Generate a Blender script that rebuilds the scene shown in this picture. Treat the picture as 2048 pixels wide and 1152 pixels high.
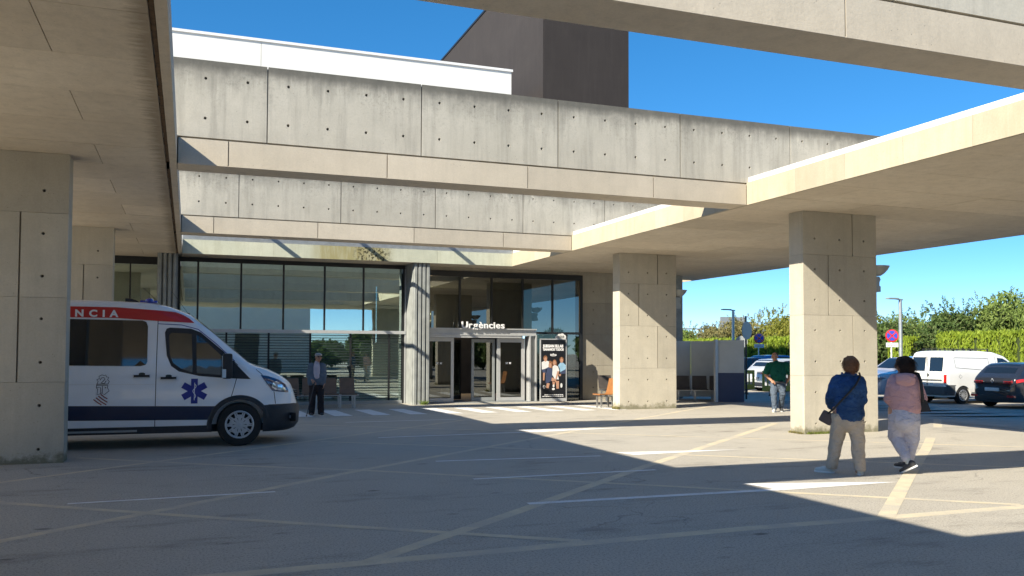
import bpy, bmesh, math, random
import numpy as np
from mathutils import Vector, Matrix
rnd = random.Random(7)
rng = np.random.default_rng(7)
for o in list(bpy.data.objects): bpy.data.objects.remove(o)
sc = bpy.context.scene
COL = sc.collection
PI = math.pi
# ------------------------------------------------------------------ camera
yaw, pit, rol, FPX = math.radians(20.3908), math.radians(2.11473), math.radians(.19068), 1743.5
cyw, syw, cp, sp = math.cos(yaw), math.sin(yaw), math.cos(pit), math.sin(pit)
fw = Vector((syw*cp, cyw*cp, sp)); rt = Vector((cyw, -syw, 0)); up = rt.cross(fw)
c_, s_ = math.cos(rol), math.sin(rol)
R_, U_ = rt*c_+up*s_, up*c_-rt*s_
cam = bpy.data.cameras.new("camera"); camo = bpy.data.objects.new("camera", cam); COL.objects.link(camo)
mw = Matrix((R_, U_, -fw)).transposed().to_4x4(); mw.translation = Vector((0, 0, 1.6)); camo.matrix_world = mw
cam.sensor_width = 36; cam.lens = 36*FPX/2048; cam.shift_y = 63.58/2048; cam.clip_end = 3000; cam.clip_start = .05
sc.camera = camo
# ------------------------------------------------------------------ sky, sun, exposure
SUN = Vector((-1.36, -.645, 1)).normalized()      # towards the sun
w = bpy.data.worlds.new("World"); sc.world = w; w.use_nodes = True
nt = w.node_tree; bg = nt.nodes["Background"]
sky = nt.nodes.new("ShaderNodeTexSky"); sky.sky_type = 'NISHITA'; sky.sun_disc = False
sky.sun_elevation = math.asin(SUN.z); sky.sun_rotation = math.atan2(SUN.x, SUN.y)
sky.air_density = .6; sky.dust_density = .1; sky.ozone_density = 2.2; sky.altitude = 2500
hs = nt.nodes.new("ShaderNodeHueSaturation"); hs.inputs['Saturation'].default_value = 1.52; hs.inputs['Hue'].default_value = .497
gm = nt.nodes.new('ShaderNodeGamma'); gm.inputs['Gamma'].default_value = .72
nt.links.new(sky.outputs[0], gm.inputs['Color']); nt.links.new(gm.outputs[0], hs.inputs['Color']); nt.links.new(hs.outputs[0], bg.inputs[0]); bg.inputs[1].default_value = .127
sl = bpy.data.lights.new("sun", 'SUN'); sl.energy = 3.6; sl.angle = math.radians(.53); sl.color = (1, .915, .74)
so = bpy.data.objects.new("sun", sl); COL.objects.link(so); so.rotation_euler = (-SUN).to_track_quat('-Z', 'Y').to_euler(); so.location = (-20, -20, 30)
sc.view_settings.view_transform = 'Standard'; sc.view_settings.look = 'None'; sc.view_settings.gamma = 1
sc.view_settings.use_curve_mapping = False; sc.view_settings.exposure = 1.5
sc.render.engine = 'CYCLES'; sc.cycles.max_bounces = 12; sc.cycles.diffuse_bounces = 10; sc.cycles.transparent_max_bounces = 24
sc.cycles.use_denoising = True; sc.cycles.caustics_reflective = False; sc.cycles.caustics_refractive = False

# ------------------------------------------------------------------ materials
def newmat(name):
    m = bpy.data.materials.new(name); m.use_nodes = True; n = m.node_tree
    return m, n, n.nodes["Principled BSDF"]
def nd(n, t, **kw):
    x = n.nodes.new(t)
    for k, v in kw.items():
        if k.startswith('i_'): x.inputs[int(k[2:])].default_value = v
        else: setattr(x, k, v)
    return x
def pos(n, scale=(1, 1, 1)):
    g = nd(n, "ShaderNodeNewGeometry"); mp = nd(n, "ShaderNodeMapping"); mp.inputs['Scale'].default_value = scale
    n.links.new(g.outputs['Position'], mp.inputs[0]); return mp.outputs[0]
def objpos(n, scale=(1, 1, 1)):
    g = nd(n, "ShaderNodeTexCoord"); mp = nd(n, "ShaderNodeMapping"); mp.inputs['Scale'].default_value = scale
    n.links.new(g.outputs['Object'], mp.inputs[0]); return mp.outputs[0]
def noise(n, vec, scale, detail=6, rough=.6, dist=0):
    x = nd(n, "ShaderNodeTexNoise"); x.inputs['Scale'].default_value = scale; x.inputs['Detail'].default_value = detail
    x.inputs['Roughness'].default_value = rough; x.inputs['Distortion'].default_value = dist
    n.links.new(vec, x.inputs['Vector']); return x.outputs['Fac']
def ramp(n, fac, stops, interp='LINEAR'):
    r = nd(n, "ShaderNodeValToRGB"); r.color_ramp.interpolation = interp
    e = r.color_ramp.elements
    while len(e) < len(stops): e.new(.5)
    for k, (p, c) in enumerate(stops):
        e[k].position = p; e[k].color = (c, c, c, 1) if not hasattr(c, '__len__') else (*c, 1)
    n.links.new(fac, r.inputs[0]); return r.outputs[0]
def mix(n, fac, a, b, mode='MIX'):
    x = nd(n, "ShaderNodeMix", data_type='RGBA', blend_type=mode)
    for sock, v in ((x.inputs[0], fac), (x.inputs[6], a), (x.inputs[7], b)):
        if hasattr(v, 'is_linked'): n.links.new(v, sock)
        elif hasattr(v, '__len__'): sock.default_value = (*v, 1)
        else: sock.default_value = v
    return x.outputs[2]
def math_(n, op, a, b=0, clamp=False):
    x = nd(n, "ShaderNodeMath", operation=op, use_clamp=clamp)
    for k, v in ((0, a), (1, b)):
        if hasattr(v, 'is_linked'): n.links.new(v, x.inputs[k])
        else: x.inputs[k].default_value = v
    return x.outputs[0]
def bump(n, bs, h, strength=.3, dist=.01):
    b = nd(n, "ShaderNodeBump"); b.inputs['Strength'].default_value = strength; b.inputs['Distance'].default_value = dist
    n.links.new(h, b.inputs['Height']); n.links.new(b.outputs[0], bs.inputs['Normal'])

def concrete(name, c1, c2, stain_z=None, edge_x=None, stain=(.13, .125, .11), algae=None, streak=.35, base_stain=False):
    m, n, b = newmat(name)
    p = pos(n)
    big = noise(n, p, .55, 7, .62, .4); mid = noise(n, p, 3.2, 8, .7); fine = noise(n, p, 38, 4, .7)
    col = mix(n, ramp(n, big, [(.3, 0), (.72, 1)]), c1, c2)
    col = mix(n, math_(n, 'MULTIPLY', ramp(n, mid, [(.35, 0), (.75, 1)]), .35), col, tuple(v*.72 for v in c1))
    col = mix(n, math_(n, 'MULTIPLY', ramp(n, fine, [(.3, 1), (.6, 0)]), .22), col, tuple(v*.6 for v in c1))
    # shutter-board blotches and faint vertical run marks
    run = noise(n, pos(n, (4.5, 4.5, .35)), 1.3, 7, .65)
    col = mix(n, math_(n, 'MULTIPLY', ramp(n, run, [(.48, 0), (.8, 1)]), streak), col, stain)
    if stain_z:
        g = nd(n, "ShaderNodeNewGeometry"); s = nd(n, "ShaderNodeSeparateXYZ"); n.links.new(g.outputs['Position'], s.inputs[0])
        d = math_(n, 'SUBTRACT', stain_z, s.outputs[2])
        run2 = math_(n, 'ADD', math_(n, 'MULTIPLY', noise(n, pos(n, (8, 8, .3)), 1.0, 8, .75, .3), .55), math_(n, 'MULTIPLY', noise(n, pos(n, (1.1, 1.1, .1)), 1.0, 4, .6), .45)); blot = noise(n, p, 5, 6, .7)
        reach = math_(n, 'MULTIPLY', run2, 2.3)
        f = math_(n, 'DIVIDE', d, math_(n, 'MAXIMUM', math_(n, 'SUBTRACT', reach, .72), .06))
        f = math_(n, 'SUBTRACT', 1, f, True)
        f = math_(n, 'MULTIPLY', f, ramp(n, blot, [(.25, .35), (.65, 1)]))
        col = mix(n, math_(n, 'MULTIPLY', f, .88), col, tuple(v*.72 for v in stain))
        band = math_(n, 'SUBTRACT', 1, math_(n, 'DIVIDE', d, math_(n, 'MULTIPLY', noise(n, pos(n, (3, 3, .5)), 1.5, 7, .75), .42)), True)
        col = mix(n, math_(n, 'MULTIPLY', math_(n, 'MULTIPLY', band, 1.6, True), .72), col, tuple(v*.6 for v in stain))
        sp_ = math_(n, 'MULTIPLY', ramp(n, noise(n, p, 16, 7, .8), [(.50, 0), (.60, 1)]), math_(n, 'MULTIPLY', math_(n, 'SUBTRACT', 1, math_(n, 'DIVIDE', d, .95), True), ramp(n, noise(n, p, 1.7, 5, .7), [(.42, 0), (.58, 1)])))
        col = mix(n, math_(n, 'MULTIPLY', sp_, .55), col, tuple(v*.9 for v in stain))
    if edge_x is not None:
        g = nd(n, "ShaderNodeNewGeometry"); s = nd(n, "ShaderNodeSeparateXYZ"); n.links.new(g.outputs['Position'], s.inputs[0])
        d = math_(n, 'ABSOLUTE', math_(n, 'SUBTRACT', s.outputs[0], edge_x))
        f = math_(n, 'SUBTRACT', math_(n, 'MULTIPLY', noise(n, pos(n, (1, 5, 1)), 2.2, 8, .75), .62), math_(n, 'MULTIPLY', d, 1.3))
        f = math_(n, 'MULTIPLY', f, 5, True)
        col = mix(n, math_(n, 'MULTIPLY', f, .6), col, (.16, .11, .06))
    if base_stain:
        g = nd(n, "ShaderNodeNewGeometry"); s = nd(n, "ShaderNodeSeparateXYZ"); n.links.new(g.outputs['Position'], s.inputs[0])
        f = math_(n, 'SUBTRACT', math_(n, 'MULTIPLY', noise(n, p, 6, 8, .75), .55), math_(n, 'ADD', s.outputs[2], .12))
        f = math_(n, 'MULTIPLY', f, 9, True)
        col = mix(n, math_(n, 'MULTIPLY', f, .75), col, (.12, .115, .06))
    if algae:
        g = nd(n, "ShaderNodeNewGeometry"); s = nd(n, "ShaderNodeSeparateXYZ"); n.links.new(g.outputs['Position'], s.inputs[0])
        d = math_(n, 'ABSOLUTE', math_(n, 'SUBTRACT', s.outputs[0], algae[0]))
        f = math_(n, 'SUBTRACT', 1, math_(n, 'DIVIDE', d, algae[1]), True)
        f = math_(n, 'MULTIPLY', f, 3, True)
        a1 = noise(n, pos(n, (9, 9, 1)), 1.2, 7, .7)
        col = mix(n, math_(n, 'MULTIPLY', f, ramp(n, a1, [(.3, .25), (.55, .8)])), col, (.27, .23, .08))
        a2 = noise(n, p, 11, 6, .7)
        d2 = math_(n, 'ABSOLUTE', math_(n, 'SUBTRACT', s.outputs[0], algae[0]+algae[1]*.45))
        f2 = math_(n, 'SUBTRACT', 1, math_(n, 'DIVIDE', d2, algae[1]*.5), True)
        col = mix(n, math_(n, 'MULTIPLY', math_(n, 'MULTIPLY', f2, 2, True), ramp(n, a2, [(.5, 0), (.56, 1)])), col, (.05, .045, .02))
    oi = nd(n, "ShaderNodeObjectInfo"); tone = math_(n, 'ADD', math_(n, 'MULTIPLY', oi.outputs['Random'], .16), .90)
    tm = nd(n, "ShaderNodeVectorMath", operation='SCALE'); n.links.new(col, tm.inputs[0]); n.links.new(tone, tm.inputs['Scale']); col = tm.outputs[0]
    pores = nd(n, "ShaderNodeTexVoronoi"); pores.inputs['Scale'].default_value = 17; n.links.new(p, pores.inputs['Vector'])
    pf = math_(n, 'MULTIPLY', ramp(n, pores.outputs['Distance'], [(.07, 1), (.12, 0)]), ramp(n, noise(n, p, 2.3, 3), [(.5, 0), (.6, 1)]))
    col = mix(n, math_(n, 'MULTIPLY', pf, .6), col, tuple(v*.35 for v in c1))
    n.links.new(col, b.inputs['Base Color']); b.inputs['Roughness'].default_value = .88
    h = math_(n, 'ADD', math_(n, 'MULTIPLY', fine, .4), mid); h = math_(n, 'SUBTRACT', h, pf)
    bump(n, b, h, .35, .012); return m

def plain(name, col, rough=.5, metal=0, var=.12, scale=8, coat=0, spec=.5, bumps=0):
    m, n, b = newmat(name); p = objpos(n)
    v = noise(n, p, scale, 5, .6)
    c = mix(n, ramp(n, v, [(.3, 0), (.7, 1)]), tuple(x*(1-var) for x in col), tuple(min(1, x*(1+var)) for x in col))
    n.links.new(c, b.inputs['Base Color']); b.inputs['Roughness'].default_value = rough; b.inputs['Metallic'].default_value = metal
    b.inputs['Coat Weight'].default_value = coat; b.inputs['Specular IOR Level'].default_value = spec
    if bumps: bump(n, b, noise(n, p, scale*4, 5, .6), bumps, .01)
    return m
def fabric(name, col, scale=60, fold=.5, var=.2):
    m, n, b = newmat(name); p = objpos(n)
    v = noise(n, p, 5, 6, .65); wv = noise(n, p, scale, 3, .7)
    c = mix(n, ramp(n, v, [(.32, 0), (.7, 1)]), tuple(x*(1-var) for x in col), tuple(min(1, x*(1+var)) for x in col))
    c = mix(n, math_(n, 'MULTIPLY', wv, .25), c, tuple(x*.5 for x in col))
    n.links.new(c, b.inputs['Base Color']); b.inputs['Roughness'].default_value = .9; b.inputs['Specular IOR Level'].default_value = .2
    h = math_(n, 'ADD', math_(n, 'MULTIPLY', noise(n, objpos(n, (1, 1, 1.6)), 9, 3, .5, 1.2), 1.0), math_(n, 'MULTIPLY', wv, .08))
    bump(n, b, h, fold, .05); return m
def glassmat(name, tint, refl, rough=.0, reftint=(1, 1, 1), wav=.0):
    m, n, b = newmat(name); n.nodes.remove(b)
    t = nd(n, "ShaderNodeBsdfTransparent"); t.inputs[0].default_value = (*tint, 1)
    g = nd(n, "ShaderNodeBsdfGlossy"); g.inputs['Roughness'].default_value = rough; g.inputs[0].default_value = (*reftint, 1)
    if wav:
        bp = nd(n, "ShaderNodeBump"); bp.inputs['Strength'].default_value = wav; bp.inputs['Distance'].default_value = .02
        n.links.new(noise(n, pos(n), .9, 2, .4), bp.inputs['Height']); n.links.new(bp.outputs[0], g.inputs['Normal'])
    lw = nd(n, "ShaderNodeLayerWeight"); lw.inputs[0].default_value = .35
    f = math_(n, 'ADD', math_(n, 'MULTIPLY', lw.outputs['Fresnel'], .6), refl, True)
    mx = nd(n, "ShaderNodeMixShader"); n.links.new(f, mx.inputs[0]); n.links.new(t.outputs[0], mx.inputs[1]); n.links.new(g.outputs[0], mx.inputs[2])
    n.links.new(mx.outputs[0], n.nodes['Material Output'].inputs[0]); return m
def leafmat(name, cols, trans=.35):
    m, n, b = newmat(name)
    g = nd(n, "ShaderNodeNewGeometry")
    k = len(cols); c = ramp(n, g.outputs['Random Per Island'], [(i/(k-1), cc) for i, cc in enumerate(cols)])
    big = noise(n, pos(n), .45, 3, .5)
    c = mix(n, math_(n, 'MULTIPLY', ramp(n, big, [(.4, 0), (.65, 1)]), .45), c, cols[0])
    n.links.new(c, b.inputs['Base Color']); b.inputs['Roughness'].default_value = .6; b.inputs['Specular IOR Level'].default_value = .25
    tr = nd(n, "ShaderNodeBsdfTranslucent"); n.links.new(c, tr.inputs[0])
    mx = nd(n, "ShaderNodeMixShader"); mx.inputs[0].default_value = trans
    n.links.new(b.outputs[0], mx.inputs[1]); n.links.new(tr.outputs[0], mx.inputs[2]); n.links.new(mx.outputs[0], n.nodes['Material Output'].inputs[0])
    return m
def emis(name, col, s):
    m, n, b = newmat(name); b.inputs['Base Color'].default_value = (*col, 1); b.inputs['Emission Color'].default_value = (*col, 1); b.inputs['Emission Strength'].default_value = s; return m
def asphalt(name):
    m, n, b = newmat(name); p = pos(n)
    big = noise(n, p, .16, 5, .6, .5); mid = noise(n, p, 1.4, 8, .7); gr = noise(n, p, 46, 3, .85); gr2 = noise(n, p, 115, 2, .8)
    col = mix(n, ramp(n, big, [(.35, 0), (.7, 1)]), (.42, .385, .33), (.50, .465, .405))
    col = mix(n, math_(n, 'MULTIPLY', ramp(n, mid, [(.4, 0), (.75, 1)]), .3), col, (.32, .29, .25))
    col = mix(n, math_(n, 'MULTIPLY', ramp(n, gr, [(.36, 1), (.52, 0)]), .8), col, (.15, .14, .125))
    col = mix(n, math_(n, 'MULTIPLY', ramp(n, gr2, [(.54, 0), (.66, 1)]), .75), col, (.58, .55, .49))
    # oil spots stretched along the driving direction, hairline cracks
    oil = noise(n, pos(n, (.45, 1.1, 1)), 1.1, 6, .68); oil2 = noise(n, pos(n, (.6, 2.2, 1)), 2.2, 7, .7)
    f = math_(n, 'MULTIPLY', ramp(n, oil, [(.52, 0), (.66, 1)]), ramp(n, oil2, [(.42, 0), (.58, 1)]))
    col = mix(n, math_(n, 'MULTIPLY', f, .55), col, (.12, .11, .095))
    spots = nd(n, "ShaderNodeTexVoronoi"); spots.inputs['Scale'].default_value = 1.5; n.links.new(pos(n, (.7, 1.3, 1)), spots.inputs['Vector'])
    sf = math_(n, 'MULTIPLY', ramp(n, spots.outputs['Distance'], [(.05, 1), (.11, 0)]), ramp(n, oil2, [(.45, 0), (.55, 1)]))
    col = mix(n, math_(n, 'MULTIPLY', sf, .7), col, (.05, .047, .045))
    cr = nd(n, "ShaderNodeTexVoronoi", feature='DISTANCE_TO_EDGE'); cr.inputs['Scale'].default_value = .33
    w_ = nd(n, "ShaderNodeMapping"); n.links.new(p, w_.inputs[0]);
    nz = nd(n, "ShaderNodeTexNoise"); nz.inputs['Scale'].default_value = 1.6; nz.inputs['Detail'].default_value = 6; n.links.new(p, nz.inputs['Vector'])
    av = nd(n, "ShaderNodeVectorMath", operation='MULTIPLY_ADD'); n.links.new(nz.outputs['Color'], av.inputs[0]); av.inputs[1].default_value = (.9, .9, 0); n.links.new(p, av.inputs[2])
    n.links.new(av.outputs[0], cr.inputs['Vector'])
    cf = math_(n, 'MULTIPLY', ramp(n, cr.outputs['Distance'], [(.0, 1), (.0035, 0)]), ramp(n, noise(n, p, .3, 3), [(.5, 0), (.56, 1)]))
    col = mix(n, math_(n, 'MULTIPLY', cf, .4), col, (.05, .046, .04))
    n.links.new(col, b.inputs['Base Color']); b.inputs['Roughness'].default_value = .86
    bump(n, b, math_(n, 'SUBTRACT', math_(n, 'ADD', gr, math_(n, 'MULTIPLY', gr2, .5)), cf), .55, .006); return m
def paintmark(name, col, wear=.5, under=(.46, .425, .365)):
    m, n, b = newmat(name); p = pos(n)
    a = noise(n, p, 55, 5, .8); c = noise(n, p, 1.6, 6, .65)
    f = ramp(n, math_(n, 'ADD', math_(n, 'MULTIPLY', a, .5), math_(n, 'MULTIPLY', c, .5)), [(wear-.05, 0), (wear+.04, 1)])
    dirt = mix(n, ramp(n, noise(n, p, 4, 7, .7), [(.35, 0), (.7, 1)]), col, tuple(x*.78 for x in col))
    n.links.new(mix(n, f, dirt, under), b.inputs['Base Color']); b.inputs['Roughness'].default_value = .8
    bump(n, b, a, .4, .005); return m

M = {}
M['conc'] = concrete('board marked concrete', (0.516, 0.462, 0.378), (0.624, 0.57, 0.48))
M['conc_top'] = concrete('rain stained concrete', (0.43, 0.405, 0.345), (0.54, 0.505, 0.435), stain_z=6.05, streak=.5)
M['conc_beam'] = concrete('smooth beam concrete', (0.504, 0.45, 0.366), (0.588, 0.522, 0.426), streak=.12)
M['conc_col'] = concrete('column concrete', (0.456, 0.42, 0.348), (0.552, 0.51, 0.426), base_stain=True, streak=.18)
M['conc_ceil'] = concrete('ceiling concrete', (0.66, 0.565, 0.44), (0.75, 0.665, 0.54), streak=.22)
M['conc_ceil_l'] = concrete('left ceiling concrete', (0.66, 0.565, 0.44), (0.75, 0.665, 0.54), streak=.22, edge_x=-.33)
M['conc_fas'] = concrete('stained fascia concrete', (0.444, 0.384, 0.288), (0.54, 0.48, 0.366), streak=.45, stain=(.36, .29, .18))
M['conc_algae'] = concrete('algae stained fascia', (0.48, 0.504, 0.408), (0.6, 0.612, 0.504), streak=.4, stain=(.25, .24, .16), algae=(4.75, 1.35))
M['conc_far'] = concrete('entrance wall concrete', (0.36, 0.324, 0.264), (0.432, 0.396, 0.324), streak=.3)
M['groove'] = plain('rusty drip groove', (.10, .06, .03), .95, 0, .5, 12)
M['hole'] = plain('dark tie hole', (.06, .055, .05), .9)
M['asphalt'] = asphalt('worn asphalt')
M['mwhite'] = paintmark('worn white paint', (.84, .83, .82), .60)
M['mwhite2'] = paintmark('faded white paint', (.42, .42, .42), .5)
M['myellow'] = paintmark('pale yellow paint', (.66, .57, .41), .52)
M['flash'] = plain('white metal flashing', (.72, .72, .72), .45, .0, .05)
M['whitewall'] = plain('white render', (.70, .69, .66), .7, 0, .03, 1.5)
M['darkwall'] = concrete('dark brown cladding', (.024, .019, .019), (.033, .027, .026), streak=.25, stain=(.055, .047, .046))
M['alu'] = plain('pale aluminium', (.52, .53, .54), .35, .35, .06)
M['dkalu'] = plain('dark window frame', (.03, .032, .035), .4, .5, .1)
M['steel'] = plain('galvanised steel', (.42, .44, .45), .42, .7, .12)
M['greymetal'] = plain('grey painted metal', (.30, .32, .33), .4, .2, .08)
M['pier'] = plain('grey fluted precast', (.27, .285, .28), .8, 0, .2, 3, bumps=.2)
M['glass'] = glassmat('greenish facade glass', (.84, .93, .88), .46, .0, (.80, .93, .9), .05)
M['glass_dk'] = glassmat('dark door glass', (.25, .28, .27), .12, .0, (.9, .95, .95), .03)
M['glass_lo'] = glassmat('clear lower glass', (.90, .96, .93), .22, .0, (.80, .93, .9), .05)
M['blind'] = plain('grey green inner blind', (.22, .28, .25), .8, 0, .1, 1)
M['slat'] = plain('dark louvre line', (.03, .045, .045), .6, .1, .08)
M['int'] = plain('interior wall', (.40, .42, .36), .8, 0, .08, 2)
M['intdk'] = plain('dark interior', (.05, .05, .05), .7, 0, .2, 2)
M['intfloor'] = plain('interior floor', (.3, .29, .26), .3, 0, .1, 3)
M['glow'] = emis('warm lamp', (1, .72, .4), 6)
M['wpaint'] = plain('white vehicle paint', (.84, .86, .90), .25, 0, .02, 3, coat=.8)
M['vanwhite'] = plain('white van paint', (.80, .80, .79), .3, 0, .03, 3, coat=.6)
M['blackplastic'] = plain('black plastic', (.014, .016, .022), .5, 0, .3, 10)
M['greyplastic'] = plain('grey plastic bumper', (.09, .095, .10), .55, 0, .15, 8)
M['tyre'] = plain('tyre rubber', (.012, .012, .013), .8, 0, .3, 20)
M['rim'] = plain('silver hubcap', (.48, .50, .53), .32, .55, .05)
M['well'] = plain('wheel well', (.008, .008, .009), .95)
M['carglass'] = plain('dark vehicle glass', (.008, .010, .012), .04, 0, .1, 2, coat=.5, spec=.8)
M['cabglass'] = plain('cab glass', (.022, .03, .030), .03, 0, .25, 3, coat=.6, spec=.9)
M['red'] = plain('red stripe', (.52, .018, .018), .35, 0, .04, 3, coat=.3)
M['navy'] = plain('dark navy band', (.010, .018, .055), .3, 0, .1, 3, coat=.3)
M['starblue'] = plain('emblem blue', (.018, .03, .26), .4, 0, .05, 3)
M['decal_white'] = plain('white lettering', (.8, .8, .82), .5, 0, .02)
M['decal_dark'] = plain('dark print', (.03, .03, .05), .5)
M['decal_red'] = plain('dark red print', (.25, .02, .03), .5)
M['lampglass'] = plain('headlamp lens', (.45, .52, .62), .06, .5, .5, 14, coat=1)
M['lampdark'] = plain('headlamp dark', (.015, .04, .12), .08, .2, .4, 14, coat=1)
M['mirror'] = plain('mirror', (.8, .82, .85), .03, 1, .02)
M['taillight'] = plain('tail light', (.55, .02, .015), .15, 0, .25, 14, coat=1)
M['bluelight'] = plain('blue beacon', (.01, .03, .35), .1, 0, .2, 10, coat=1)
M['wood'] = plain('brown seat laminate', (.15, .09, .055), .45, 0, .15, 6)
M['wood_o'] = plain('orange seat laminate', (.30, .13, .045), .4, 0, .12, 6)
M['seat_dk'] = plain('dark seat laminate', (.075, .065, .06), .5, 0, .15, 6)
M['chrome'] = plain('metal leg', (.50, .50, .50), .3, .8, .05)
M['navypanel'] = plain('navy wall panel', (.05, .065, .13), .6, 0, .08, 3)
M['whitepanel'] = plain('white wall panel', (.56, .58, .57), .6, 0, .05, 3)
M['yellowp'] = plain('yellow plastic barrier', (.62, .42, .06), .5, 0, .12, 6)
M['rubber'] = plain('black rubber foot', (.015, .015, .015), .8)
M['poster'] = plain('black poster', (.012, .012, .014), .35, 0, .3, 3)
M['skin'] = plain('skin', (.50, .27, .18), .5, 0, .08, 10)
M['skin_t'] = plain('tanned skin', (.42, .21, .13), .5, 0, .1, 10)
M['hair_br'] = fabric('auburn hair', (.33, .16, .085), 40, .8, .35)
M['hair_dk'] = fabric('dark brown hair', (.06, .036, .026), 40, .8, .4)
M['denim'] = fabric('blue denim', (.028, .075, .19), 90, .9, .4)
M['pink'] = fabric('pink sweatshirt', (.64, .38, .39), 90, .7, .08)
M['beige'] = fabric('beige trousers', (.54, .45, .36), 90, .8, .08)
M['lavender'] = fabric('light grey trousers', (.62, .60, .68), 90, .8, .06)
M['green'] = fabric('dark green polo', (.008, .10, .07), 90, .7, .15)
M['jeans'] = fabric('grey jeans', (.10, .13, .18), 90, 1, .3)
M['cardigan'] = fabric('grey blue cardigan', (.13, .16, .20), 120, .6, .1)
M['browntr'] = fabric('dark brown trousers', (.035, .028, .03), 90, .7, .2)
M['shirt'] = fabric('pale shirt', (.55, .48, .52), 90, .4, .1)
M['cap'] = fabric('beige cap', (.42, .37, .34), 120, .3, .1)
M['whiteshoe'] = plain('white shoe', (.55, .57, .55), .6, 0, .08)
M['darkshoe'] = plain('dark shoe', (.05, .05, .055), .6, 0, .2)
M['bag_br'] = plain('grey brown bag', (.085, .065, .065), .7, 0, .2, bumps=.3)
M['bag_bk'] = plain('black bag', (.012, .012, .014), .6, 0, .2)
M['concfloor'] = M['asphalt']
M['bark'] = plain('bark', (.10, .075, .05), .9, 0, .4, 6, bumps=.5)
M['hedge'] = leafmat('cypress hedge leaves', [(.13, .19, .02), (.24, .33, .03), (.34, .42, .045), (.19, .27, .03)])
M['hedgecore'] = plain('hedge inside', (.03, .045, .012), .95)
M['leaf_y'] = leafmat('yellow green leaves', [(.16, .17, .025), (.28, .29, .04), (.36, .34, .07), (.13, .17, .03)])
M['leaf_g'] = leafmat('dark green leaves', [(.06, .10, .03), (.10, .17, .045), (.17, .24, .07), (.12, .12, .05)])
M['leaf_m'] = leafmat('mid green leaves', [(.12, .18, .04), (.21, .29, .07), (.30, .38, .11), (.15, .21, .07)])
M['leaf_o'] = leafmat('olive dry leaves', [(.17, .15, .06), (.27, .24, .09), (.33, .29, .12), (.13, .15, .06)])
M['grass'] = leafmat('grass', [(.12, .16, .03), (.2, .25, .05), (.25, .25, .08)])
M['earth'] = plain('dry earth', (.22, .18, .12), .95, 0, .3, 1.2, bumps=.4)

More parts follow.
